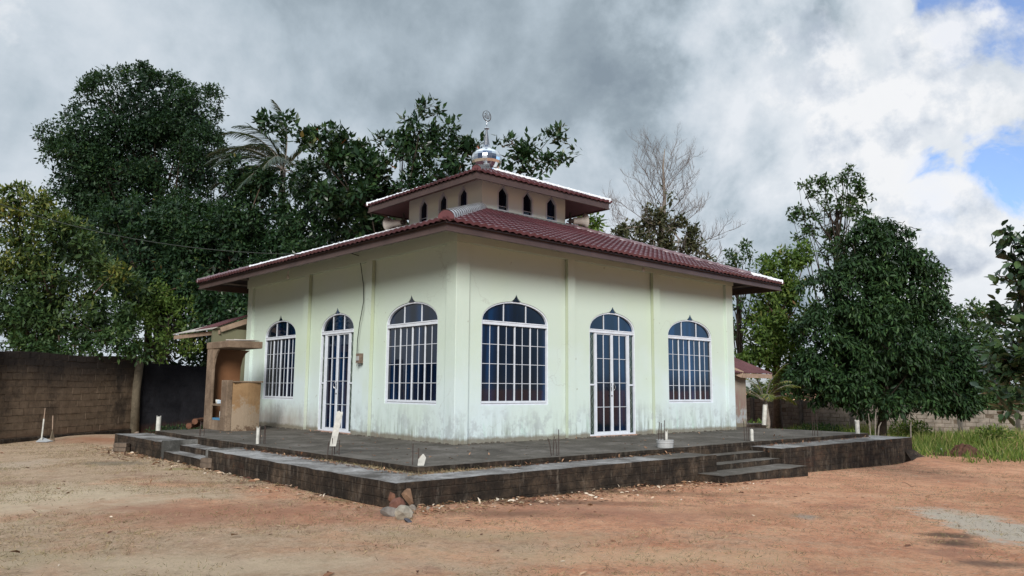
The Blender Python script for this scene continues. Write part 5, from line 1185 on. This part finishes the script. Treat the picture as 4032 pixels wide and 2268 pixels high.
br_ = empty('stick_broom', (q.x + rr_.x * .12 + ff_.x * .15, q.y + rr_.y * .12 + ff_.y * .15, q.z), 'short stick broom tucked behind the dustpan', 'broom'); q2 = Vector(br_.location)
mb = MB(); mb.tube([q2 + rr_ * .03 + Vector((0, 0, .35)), q2 - rr_ * .05 + ff_ * .1 + Vector((0, 0, .75))], 0.014, 7); mb.build('handle', M_wood, br_)
mb = MB()
for i in range(40): a = random.uniform(0, 6.28); mb.tube([q2 + rr_ * .03 + Vector((0, 0, .36)), q2 + rr_ * (.05 + .07 * math.cos(a)) + ff_ * .05 * math.sin(a) + Vector((0, 0, random.uniform(0, .1)))], 0.004, 3, cap=False)
mb.build('bristles', simple('straw_bristles', (0.16, 0.13, 0.09), 0.9), br_)
# plank by far left ledge
mb = MB(); mb.bar((-3.9, 10.1, -0.36), (-3.3, 10.6, -0.12), 0.09, 0.02); tag(mb.build('plank', M_wood, None, origin=(-3.7, 10.3, -0.36)), 'grey plank lying past the far end of the left ledge', 'plank')
# dirt mound
def mound():
    P = gpt(2420, 1146); bm = bmesh.new(); bmesh.ops.create_grid(bm, x_segments=44, y_segments=22, size=1)
    for v in bm.verts:
        x, y = v.co.x, v.co.y; r2 = x * x + y * y; h = max(0, (1 - r2)) ** 0.8 * 0.26 * (1 + 0.5 * math.sin(x * 5 + 1)) + (0.05 * math.sin(x * 23 + y * 17) * math.sin(y * 31) + random.uniform(-.035, .035)) * max(0, 1 - r2)
        v.co = Vector((x * 1.05, y * 0.5, h - 0.02))
    me = bpy.data.meshes.new('soil_mound'); bm.to_mesh(me); bm.free(); me.materials.append(simple('dug_red_soil', (0.075, 0.040, 0.028), 0.95, 0.05, 0, 0.5, 7, 0.8))
    o = bpy.data.objects.new('soil_mound', me); o.location = (P[0], P[1], gz(*P[:2]) - 0.0); o.rotation_euler = (0, 0, hr); col.objects.link(o); tag(o, 'low mound of dug dark red soil at the edge of the grass', 'soil mound')
    Q = gpt(2368, 1138); rock((Q[0], Q[1], gz(*Q[:2])), 0.12, (0.35, 0.34, 0.32), 'pale grey stone at the left end of the soil mound', seed=9, flat=0.9)
mound()
# tall grass on the right
def in_view_ground(n, u0, u1, v0, v1, r):
    out = []
    uu = r.uniform(u0, u1, n); 
    # sample evenly on the ground between the distances of v0 (far) and v1 (near)
    for u in uu:
        a, b = gpt(u, v0), gpt(u, v1); da = np.linalg.norm(a[:2] - CAM[:2]); db = np.linalg.norm(b[:2] - CAM[:2])
        t = math.sqrt(r.uniform(db * db, da * da)); k = (t - db) / (da - db); out.append(b + (a - b) * k)
    return np.array(out)
def tall_grass():
    r = np.random.default_rng(5); n = 42000
    x = r.uniform(13.2, 34, n); y = r.uniform(-15, 9, n)
    g = lumps(np.stack([x, y, x * 0], 1), 1.1, (1, 2, 3, 4)); edge = 15.3 + 0.6 * np.sin(y * 1.7) + np.clip(-(y + 4), 0, 10) * 0.25 + 0.5 * np.sin(y * 4.1)
    keep = (x > edge + np.abs(r.normal(0, .55, n)) - .4) & (g > -0.45 + r.normal(0, .2, n)) ; x, y, g = x[keep], y[keep], g[keep]
    wx = 25 + (14 - y) * (11.5 / 21.5); keep = x < wx - 0.3; x, y, g = x[keep], y[keep], g[keep]; n = len(x)
    z = np.array([gz(a, b) for a, b in zip(x, y)]) - 0.02
    P = np.stack([x, y, z], 1); D = np.stack([r.normal(0, .35, n), r.normal(0, .35, n), np.ones(n)], 1)
    L = r.uniform(.12, .58, n) * (0.8 + 0.7 * g); U = r.normal(size=(n, 3))
    o = leafmesh('grass', P, D, U, L, r.uniform(.02, .045, n), BLADE2, L_grass, np.clip(r.random(n) * .8 + .2 * g + .1, 0, 1)); tag(o, 'tall green grass patch beyond the terrace on the right', 'grass', kind='stuff')
tall_grass()
def weeds(name, label, u, v, dp, w, h, n, m_, seed, L=0.16):
    r = np.random.default_rng(seed); c = at(u, v, dp); gzv = gz(c[0], c[1]); hR = np.array([RV[0], RV[1], 0]); hR /= np.linalg.norm(hR); hF = np.array([FV[0], FV[1], 0])
    d = unit(r.normal(size=(n, 3))) * r.random((n, 1)) ** .5; P = np.array([c[0], c[1], gzv + h * .5]) + hR * d[:, 0:1] * w + hF * d[:, 1:2] * w * .6 + np.array([0, 0, 1.]) * d[:, 2:3] * h * .5
    root = empty(name, (c[0], c[1], gzv), label, 'shrub'); dl = unit(d + r.normal(size=(n, 3)) * .7 + np.array([0, 0, .3]))
    leafmesh('foliage', P, dl, unit(r.normal(size=(n, 3)) * .6 + np.array([0, 0, 1.])), L * r.uniform(.6, 1.2, n), L * .4 * r.uniform(.6, 1.2, n), LEAF4, m_, r.random(n), root, (c[0], c[1], gzv))
    mb = MB()
    for k in range(14): q = P[r.integers(n)]; mb.tube([(c[0] + r.normal() * .1, c[1] + r.normal() * .1, gzv - .02), ((c[0] + q[0]) / 2, (c[1] + q[1]) / 2, (gzv + q[2]) / 2 + .1), tuple(q)], [.012, .01, .005], 4, cap=False)
    mb.build('stem', M_bark, root)
weeds('weed_shrub', 'bright weed bush at the foot of the shed wall', 1898, 1060, 28.5, 0.55, 0.9, 900, L_light, 1)
weeds('weed_shrub', 'low weeds under the young palm', 1985, 1070, 30, 0.8, 0.5, 800, L_mid, 2)
weeds('weed_shrub', 'yellow green weed beside the white pipe at the far slab end', 2140, 1080, 30, 0.5, 0.55, 700, L_grass, 3)
weeds('weed_shrub', 'weedy bush right of the dense tree trunk', 2290, 1085, 33, 0.9, 0.9, 1300, L_grass, 4)
weeds('weed_shrub', 'dark weeds against the grey wall between palm and trunk', 2060, 1075, 33, 1.1, 0.7, 1300, L_mid, 5)
weeds('weed_shrub', 'dry weedy bush by the wall at the right edge', 2500, 1075, 31, 0.8, 0.8, 900, L_grass, 6)
weeds('weed_shrub', 'low weeds and leaf heap at the foot of the sooty wall', 460, 1068, 27.5, 1.3, 0.35, 1200, L_dark, 7, 0.12)
# bleached dry sticks by trunk
mb = MB()
for u, v0, v1, du in ((2190, 1085, 1040, -6), (2205, 1092, 1062, 12), (2290, 1095, 1060, 2), (2200, 1086, 1030, 4)):
    a, b = at(u, v0, 29), at(u + du, v1, 29); mb.tube([(a[0], a[1], gz(a[0], a[1])), tuple((a + b) / 2 + np.array([0, 0, .05])), tuple(b)], [.03, .025, .012], 5)
tag(mb.build('dead_saplings', M_barkg, None, origin=tuple(at(2200, 1090, 29))), 'bleached dead stems beside the dense tree trunk', 'dead stems')
# dry grass + litter over the yard
def yard_cover():
    r = np.random.default_rng(9)
    n = 300000
    P = in_view_ground(n // 4, -60, 2640, 1095, 1470, r)
    # clumps: each seed point carries four short straws
    P = np.repeat(P, 4, axis=0) + r.normal(0, .035, (len(P) * 4, 3)) * np.array([1, 1, 0])
    g = lumps(P, 1.3, (0, 1, 2, 3)) + 0.6 * lumps(P, 3.7, (3, 1, 5, 3)); keep = g > 0.12 + r.normal(0, .22, len(P))
    on = (P[:, 0] > -4.2) & (P[:, 0] < 13.2) & (P[:, 1] > -4.15); on2 = (P[:, 0] > 2.85) & (P[:, 0] < 6.15) & (P[:, 1] > -4.7)
    keep &= ~on & ~on2; P = P[keep]; n = len(P)
    P[:, 2] = np.array([gz(a, b) + 0.02 * vn(a, b) for a, b in P[:, :2]]) - 0.002
    D = np.stack([r.normal(0, 1, n), r.normal(0, 1, n), np.abs(r.normal(.45, .4, n))], 1)
    side = np.clip((P[:, 0] * .75 - P[:, 1] * .66 - 4) / 16, -0.5, 0.5)
    o = leafmesh('dry_grass', P, D, r.normal(size=(n, 3)), r.uniform(.02, .065, n), r.uniform(.004, .008, n), BLADE, L_dry, np.clip(r.random(n) ** 1.2 * 0.95 - side * .1, 0, 1)); tag(o, 'sparse dry straw and stubble over the yard soil', 'dry grass', kind='stuff')
    n = 900; P = in_view_ground(n, -60, 2640, 1100, 1460, r)
    # extra litter along the plinth foot and the left ledge
    k = 900; a = np.stack([r.uniform(-4.3, 4, k), -4.15 - np.abs(r.normal(0, .5, k)), np.zeros(k)], 1); b = np.stack([-4.2 - np.abs(r.normal(0, .3, 500)), r.uniform(-4, 10, 500), np.zeros(500)], 1)
    c2 = np.stack([r.normal(-4.5, .35, 260), r.normal(7.2, .9, 260), np.zeros(260)], 1)
    P = np.concatenate([P, a, b, c2]); on = (P[:, 0] > -4.15) & (P[:, 0] < 13.2) & (P[:, 1] > -4.12); P = P[~on]; n = len(P)
    P[:, 2] = np.array([gz(a_, b_) + 0.02 * vn(a_, b_) for a_, b_ in P[:, :2]]) + 0.012
    D = np.stack([r.normal(0, 1, n), r.normal(0, 1, n), r.normal(.08, .15, n)], 1); U_ = np.stack([r.normal(0, .35, n), r.normal(0, .35, n), np.ones(n)], 1)
    L = r.uniform(.035, .13, n) * (r.random(n) ** 2 * .9 + .45)
    o = leafmesh('leaf_litter', P, D, U_, L, L * .4, LEAF8, L_litter, r.random(n)); tag(o, 'scattered fallen dry leaves and pale chips over the yard', 'leaf litter', kind='stuff')
    # litter on ledges and slab
    k = 420; P = np.concatenate([np.stack([r.uniform(-3.3, 12, k), -3.33 - r.random(k) * .12, np.full(k, PZ + .012)], 1), np.stack([-3.36 - np.abs(r.normal(0, .08, 200)), r.uniform(-3.6, 2.7, 200), np.full(200, PZ + .012)], 1),
                                 np.stack([r.uniform(-3, 12, 90), r.uniform(-3.1, -.2, 90), np.full(90, .01)], 1), np.stack([r.uniform(-3.1, -.2, 80), r.uniform(-3, 8, 80), np.full(80, .01)], 1)])
    keep = ~((P[:, 0] > 3.4) & (P[:, 0] < 6.2) & (P[:, 2] < 0)); P = P[keep]; n = len(P)
    D = np.stack([r.normal(0, 1, n), r.normal(0, 1, n), r.normal(.2, .25, n)], 1); U_ = np.stack([r.normal(0, .3, n), r.normal(0, .3, n), np.ones(n)], 1); L = r.uniform(.03, .09, n)
    o = leafmesh('terrace_litter', P, D, U_, L, L * .35, LEAF8, L_litter, r.random(n) * .8); tag(o, 'dry leaf bits lying on the terrace and its ledges', 'leaf litter', kind='stuff')
    # straw tufts at the corner on the ledge
    k = 700; P = np.concatenate([np.stack([r.normal(-2.7, .7, k), -3.36 - r.random(k) * .08, np.full(k, PZ)], 1), np.stack([-3.22 - r.random(k) * .09, r.normal(-2.2, 1.0, k), np.full(k, PZ)], 1)]); P = P[(P[:, 0] > -3.4) & (P[:, 1] > -3.5)]; n = len(P)
    D = np.stack([r.normal(0, 1, n), r.normal(0, 1, n), np.abs(r.normal(.6, .4, n))], 1)
    o = leafmesh('ledge_straw', P, D, r.normal(size=(n, 3)), r.uniform(.03, .10, n), .005, BLADE, L_dry, r.random(n) * .7 + .2); tag(o, 'dry straw tufts gathered at the foot of the slab edge', 'dry grass', kind='stuff')
    # small green sprouts
    P = in_view_ground(60, 0, 2576, 1150, 1440, r); P = np.repeat(P, 6, axis=0) + r.normal(0, .02, (360, 3)) * np.array([1, 1, 0]); on = (P[:, 0] > -4.2) & (P[:, 1] > -4.2); P = P[~on]; n = len(P); P[:, 2] = [gz(a_, b_) for a_, b_ in P[:, :2]]
    D = np.stack([r.normal(0, .5, n), r.normal(0, .5, n), np.ones(n)], 1)
    o = leafmesh('green_sprouts', P, D, r.normal(size=(n, 3)), r.uniform(.03, .08, n), .006, BLADE2, L_dry, r.random(n)); tag(o, 'small green grass sprouts dotted over the yard', 'grass', kind='stuff')
yard_cover()

# ------------------------------------------------------------------ sky and light
w = bpy.data.worlds.new('World'); sc.world = w; w.use_nodes = True; nt = w.node_tree; n = N(nt)
bg = nt.nodes['Background']
SUN_EL, SUN_AZ = math.radians(25), math.atan2(-0.75, -0.66)     # direction towards the sun (behind the viewer)
sky = n.add('ShaderNodeTexSky', sky_type='NISHITA'); sky.sun_disc = False; sky.sun_elevation = SUN_EL; sky.sun_rotation = PI / 2 - SUN_AZ
sky.air_density = 1.0; sky.dust_density = 0.6; sky.ozone_density = 1.2
tc = n.add('ShaderNodeTexCoord'); gen = tc.outputs['Generated']
sx, sy, sz = n.sep(gen)
zz = n.math('ADD', n.math('MAXIMUM', sz, 0.0), 0.22)
cv = n.add('ShaderNodeCombineXYZ'); n.link(n.math('DIVIDE', sx, zz), cv.inputs[0]); n.link(n.math('DIVIDE', sy, zz), cv.inputs[1]); n.link(n.math('MULTIPLY', sz, 1.6), cv.inputs[2])
def wn(scale, detail, rough, dist=0.0, loc=(0, 0, 0), vec=None):
    m_ = n.add('ShaderNodeMapping'); m_.inputs['Location'].default_value = loc; n.link(vec or cv.outputs[0], m_.inputs['Vector'])
    return n.noise(scale, detail, rough, vec=m_.outputs[0], dist=dist)
def toward(u, v, k0, k1):
    d = at(u, v, 1) - CAM; d = d / np.linalg.norm(d); vm = n.add('ShaderNodeVectorMath', operation='DOT_PRODUCT'); vm.inputs[1].default_value = tuple(d); n.link(gen, vm.inputs[0])
    wob = n.math('MULTIPLY', n.math('SUBTRACT', wn(2.6, 7, 0.6, loc=(u * .01, v * .01, 0), vec=gen), 0.5), 0.35 * (k1 - k0) * 4)
    mr = n.add('ShaderNodeMapRange', interpolation_type='SMOOTHSTEP'); n.link(n.math('ADD', vm.outputs['Value'], wob), mr.inputs[0]); mr.inputs[1].default_value = k0; mr.inputs[2].default_value = k1; return mr.outputs[0]
base = wn(1.0, 8, 0.5, 0.3, (3.1, 5.7, 0.4)); det = wn(4.2, 8, 0.55, 0.2, (1, 2, 3), vec=gen)
dark = n.math('MAXIMUM', toward(1080, -60, 0.952, 1.0), n.math('MULTIPLY', toward(600, 120, 0.965, 1.0), 0.35)); dark = n.math('MAXIMUM', dark, n.math('MULTIPLY', toward(1430, 70, 0.982, 1.0), 0.95))
white = n.math('MAXIMUM', toward(2150, 120, 0.95, 1.0), n.math('MULTIPLY', toward(1900, 420, 0.95, 1.0), 0.3)); white = n.math('MAXIMUM', white, n.math('MULTIPLY', toward(1450, 400, 0.965, 1.0), 0.6))
det2 = wn(9.0, 9, 0.6, 0.5, (4, 2, 7), vec=gen)
tone = n.math('ADD', n.math('ADD', n.math('MULTIPLY', base, 0.50), n.math('ADD', n.math('MULTIPLY', det, 0.85), n.math('MULTIPLY', det2, 0.28))), -0.195)
tone = n.math('ADD', tone, n.math('SUBTRACT', n.math('MULTIPLY', white, 0.07), n.math('MULTIPLY', dark, 0.22)))
LF = (7, 3, 1); A_ = wn(3.1, 11, 0.58, 0.15, LF, gen); B_n = wn(3.1, 11, 0.58, 0.15, (LF[0] - 0.03, LF[1] - 0.03, LF[2] + 0.055), gen)
rel = n.math('SUBTRACT', A_, B_n); rm_ = n.math('ADD', n.math('MULTIPLY', toward(2250, 330, 0.90, 0.985), 2.0), 0.55)
tone = n.math('ADD', tone, n.math('MULTIPLY', rel, rm_))
tone = n.math('SUBTRACT', tone, n.math('MULTIPLY', toward(2200, 300, 0.92, 1.0), 0.015))
cl = n.ramp(tone, [(0.20, (0.25, 0.31, 0.37)), (0.34, (0.33, 0.40, 0.46)), (0.46, (0.45, 0.53, 0.60)), (0.60, (0.60, 0.67, 0.74)), (0.84, (0.80, 0.84, 0.89))])
puff = wn(3.8, 10, 0.56, 0.6, (7, 3, 1), vec=gen)
pf = n.ramp(n.math('ADD', puff, n.math('MULTIPLY', n.math('MAXIMUM', toward(2400, 200, 0.955, 1.0), toward(2380, 560, 0.985, 1.0)), 0.34)), [(0.72, 0.0), (0.82, 1.0)])
cl = n.mix(n.math('MULTIPLY', pf, 0.45), cl, (0.90, 0.92, 0.95))
blue_m = n.math('MAXIMUM', n.math('MAXIMUM', toward(2500, -40, 0.9935, 0.9998), toward(2560, 440, 0.9965, 0.9999)), n.math('MAXIMUM', n.math('MULTIPLY', toward(2440, 620, 0.9965, 0.9999), 0.5), n.math('MULTIPLY', toward(2380, 480, 0.9975, 0.9999), 0.8)))
hole = n.math('ADD', n.math('MULTIPLY', blue_m, 0.55), n.math('MULTIPLY', n.math('SUBTRACT', wn(9, 10, 0.62, 0.5, (2, 9, 4), vec=gen), 0.5), 1.5))
hole = n.ramp(hole, [(0.34, 0.0), (0.52, 0.85)])
pn = wn(5.2, 11, 0.60, 0.1, (1, 6, 2), gen); pn2 = wn(5.2, 11, 0.60, 0.1, (1 - 0.02, 6 - 0.02, 2 + 0.035), gen)
cm_ = n.math('MAXIMUM', n.math('MAXIMUM', toward(2430, 170, 0.9925, 0.9985), toward(2360, 575, 0.9965, 0.9994)), n.math('MAXIMUM', n.math('MULTIPLY', toward(2170, 350, 0.9955, 0.9992), 0.9), n.math('MULTIPLY', toward(2010, 150, 0.9955, 0.9992), 0.75)))
cum = n.ramp(n.math('ADD', n.math('MULTIPLY', cm_, 0.6), n.math('MULTIPLY', n.math('SUBTRACT', pn, 0.5), 1.5)), [(0.26, 0.0), (0.42, 1.0)])
cumc = n.ramp(n.math('ADD', n.math('MULTIPLY', n.math('SUBTRACT', pn, pn2), 2.6), 0.5), [(0.28, (0.46, 0.52, 0.62)), (0.48, (0.70, 0.75, 0.82)), (0.66, (0.92, 0.93, 0.95))])
cl10 = n.mix(1.0, cl, (7.9, 7.9, 7.9), 'MULTIPLY')
skyb = n.mix(1.0, sky.outputs[0], (0.85, 1.05, 1.45), 'MULTIPLY')
fin = n.mix(hole, cl10, skyb); fin = n.mix(n.math('MULTIPLY', cum, 0.9), fin, n.mix(1.0, cumc, (7.9, 7.9, 7.9), 'MULTIPLY'))
# the unseen sky behind the viewer is dimmed to deepen shade under the eaves
vm = n.add('ShaderNodeVectorMath', operation='DOT_PRODUCT'); sd = Vector((math.cos(SUN_AZ) * math.cos(SUN_EL), math.sin(SUN_AZ) * math.cos(SUN_EL), math.sin(SUN_EL))); vm.inputs[1].default_value = tuple(sd); n.link(gen, vm.inputs[0])
back = n.add('ShaderNodeVectorMath', operation='DOT_PRODUCT'); back.inputs[1].default_value = (float(FV[0]), float(FV[1]), 0.0); n.link(gen, back.inputs[0])
back_dim = n.ramp(n.math('ADD', n.math('MULTIPLY', back.outputs['Value'], 0.5), 0.5), [(0.30, (0.11, 0.15, 0.24)), (0.62, (1.0, 1.0, 1.0))])
fin = n.mix(1.0, fin, back_dim, 'MULTIPLY')
fin = n.mix(1.0, fin, n.ramp(sz, [(0.62, 1.0), (0.85, 2.6)]), 'MULTIPLY')  # overhead sky, out of view, brightened to add light on the ground
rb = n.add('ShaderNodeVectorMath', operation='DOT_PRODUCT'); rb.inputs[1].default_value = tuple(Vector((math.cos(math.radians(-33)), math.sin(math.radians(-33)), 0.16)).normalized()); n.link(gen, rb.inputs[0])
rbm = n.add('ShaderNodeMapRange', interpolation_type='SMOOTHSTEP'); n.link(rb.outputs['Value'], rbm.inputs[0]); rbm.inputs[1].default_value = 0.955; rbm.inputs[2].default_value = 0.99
fin = n.mix(rbm.outputs[0], fin, (5.5, 9.5, 15.0))  # blue sky patch added out of view for the right-hand panes to mirror
fin = n.mix(n.ramp(sz, [(0.0, 1.0), (0.02, 0.0)]), fin, (3.2, 3.3, 3.1))
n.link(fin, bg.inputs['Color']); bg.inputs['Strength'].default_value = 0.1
w.cycles.sampling_method = 'MANUAL'; w.cycles.sample_map_resolution = 512
sl = bpy.data.lights.new('sun', 'SUN'); sl.energy = 3.9; sl.angle = math.radians(24); sl.color = (1.0, 0.97, 0.93)
so_ = bpy.data.objects.new('sun', sl); col.objects.link(so_); so_.rotation_euler = sd.to_track_quat('Z', 'Y').to_euler(); so_.location = (-20, -30, 40)
sc.view_settings.view_transform = 'Standard'; sc.view_settings.look = 'None'; sc.view_settings.exposure = 0.34; sc.view_settings.gamma = 1; sc.view_settings.use_curve_mapping = False
sc.cycles.max_bounces = 6; sc.cycles.diffuse_bounces = 3; sc.cycles.transmission_bounces = 2; sc.cycles.use_denoising = True
print('LEAVES', sum(b for a, b in TOT), TOT)
for o in bpy.data.objects:
    if '_w' in o: del o['_w']
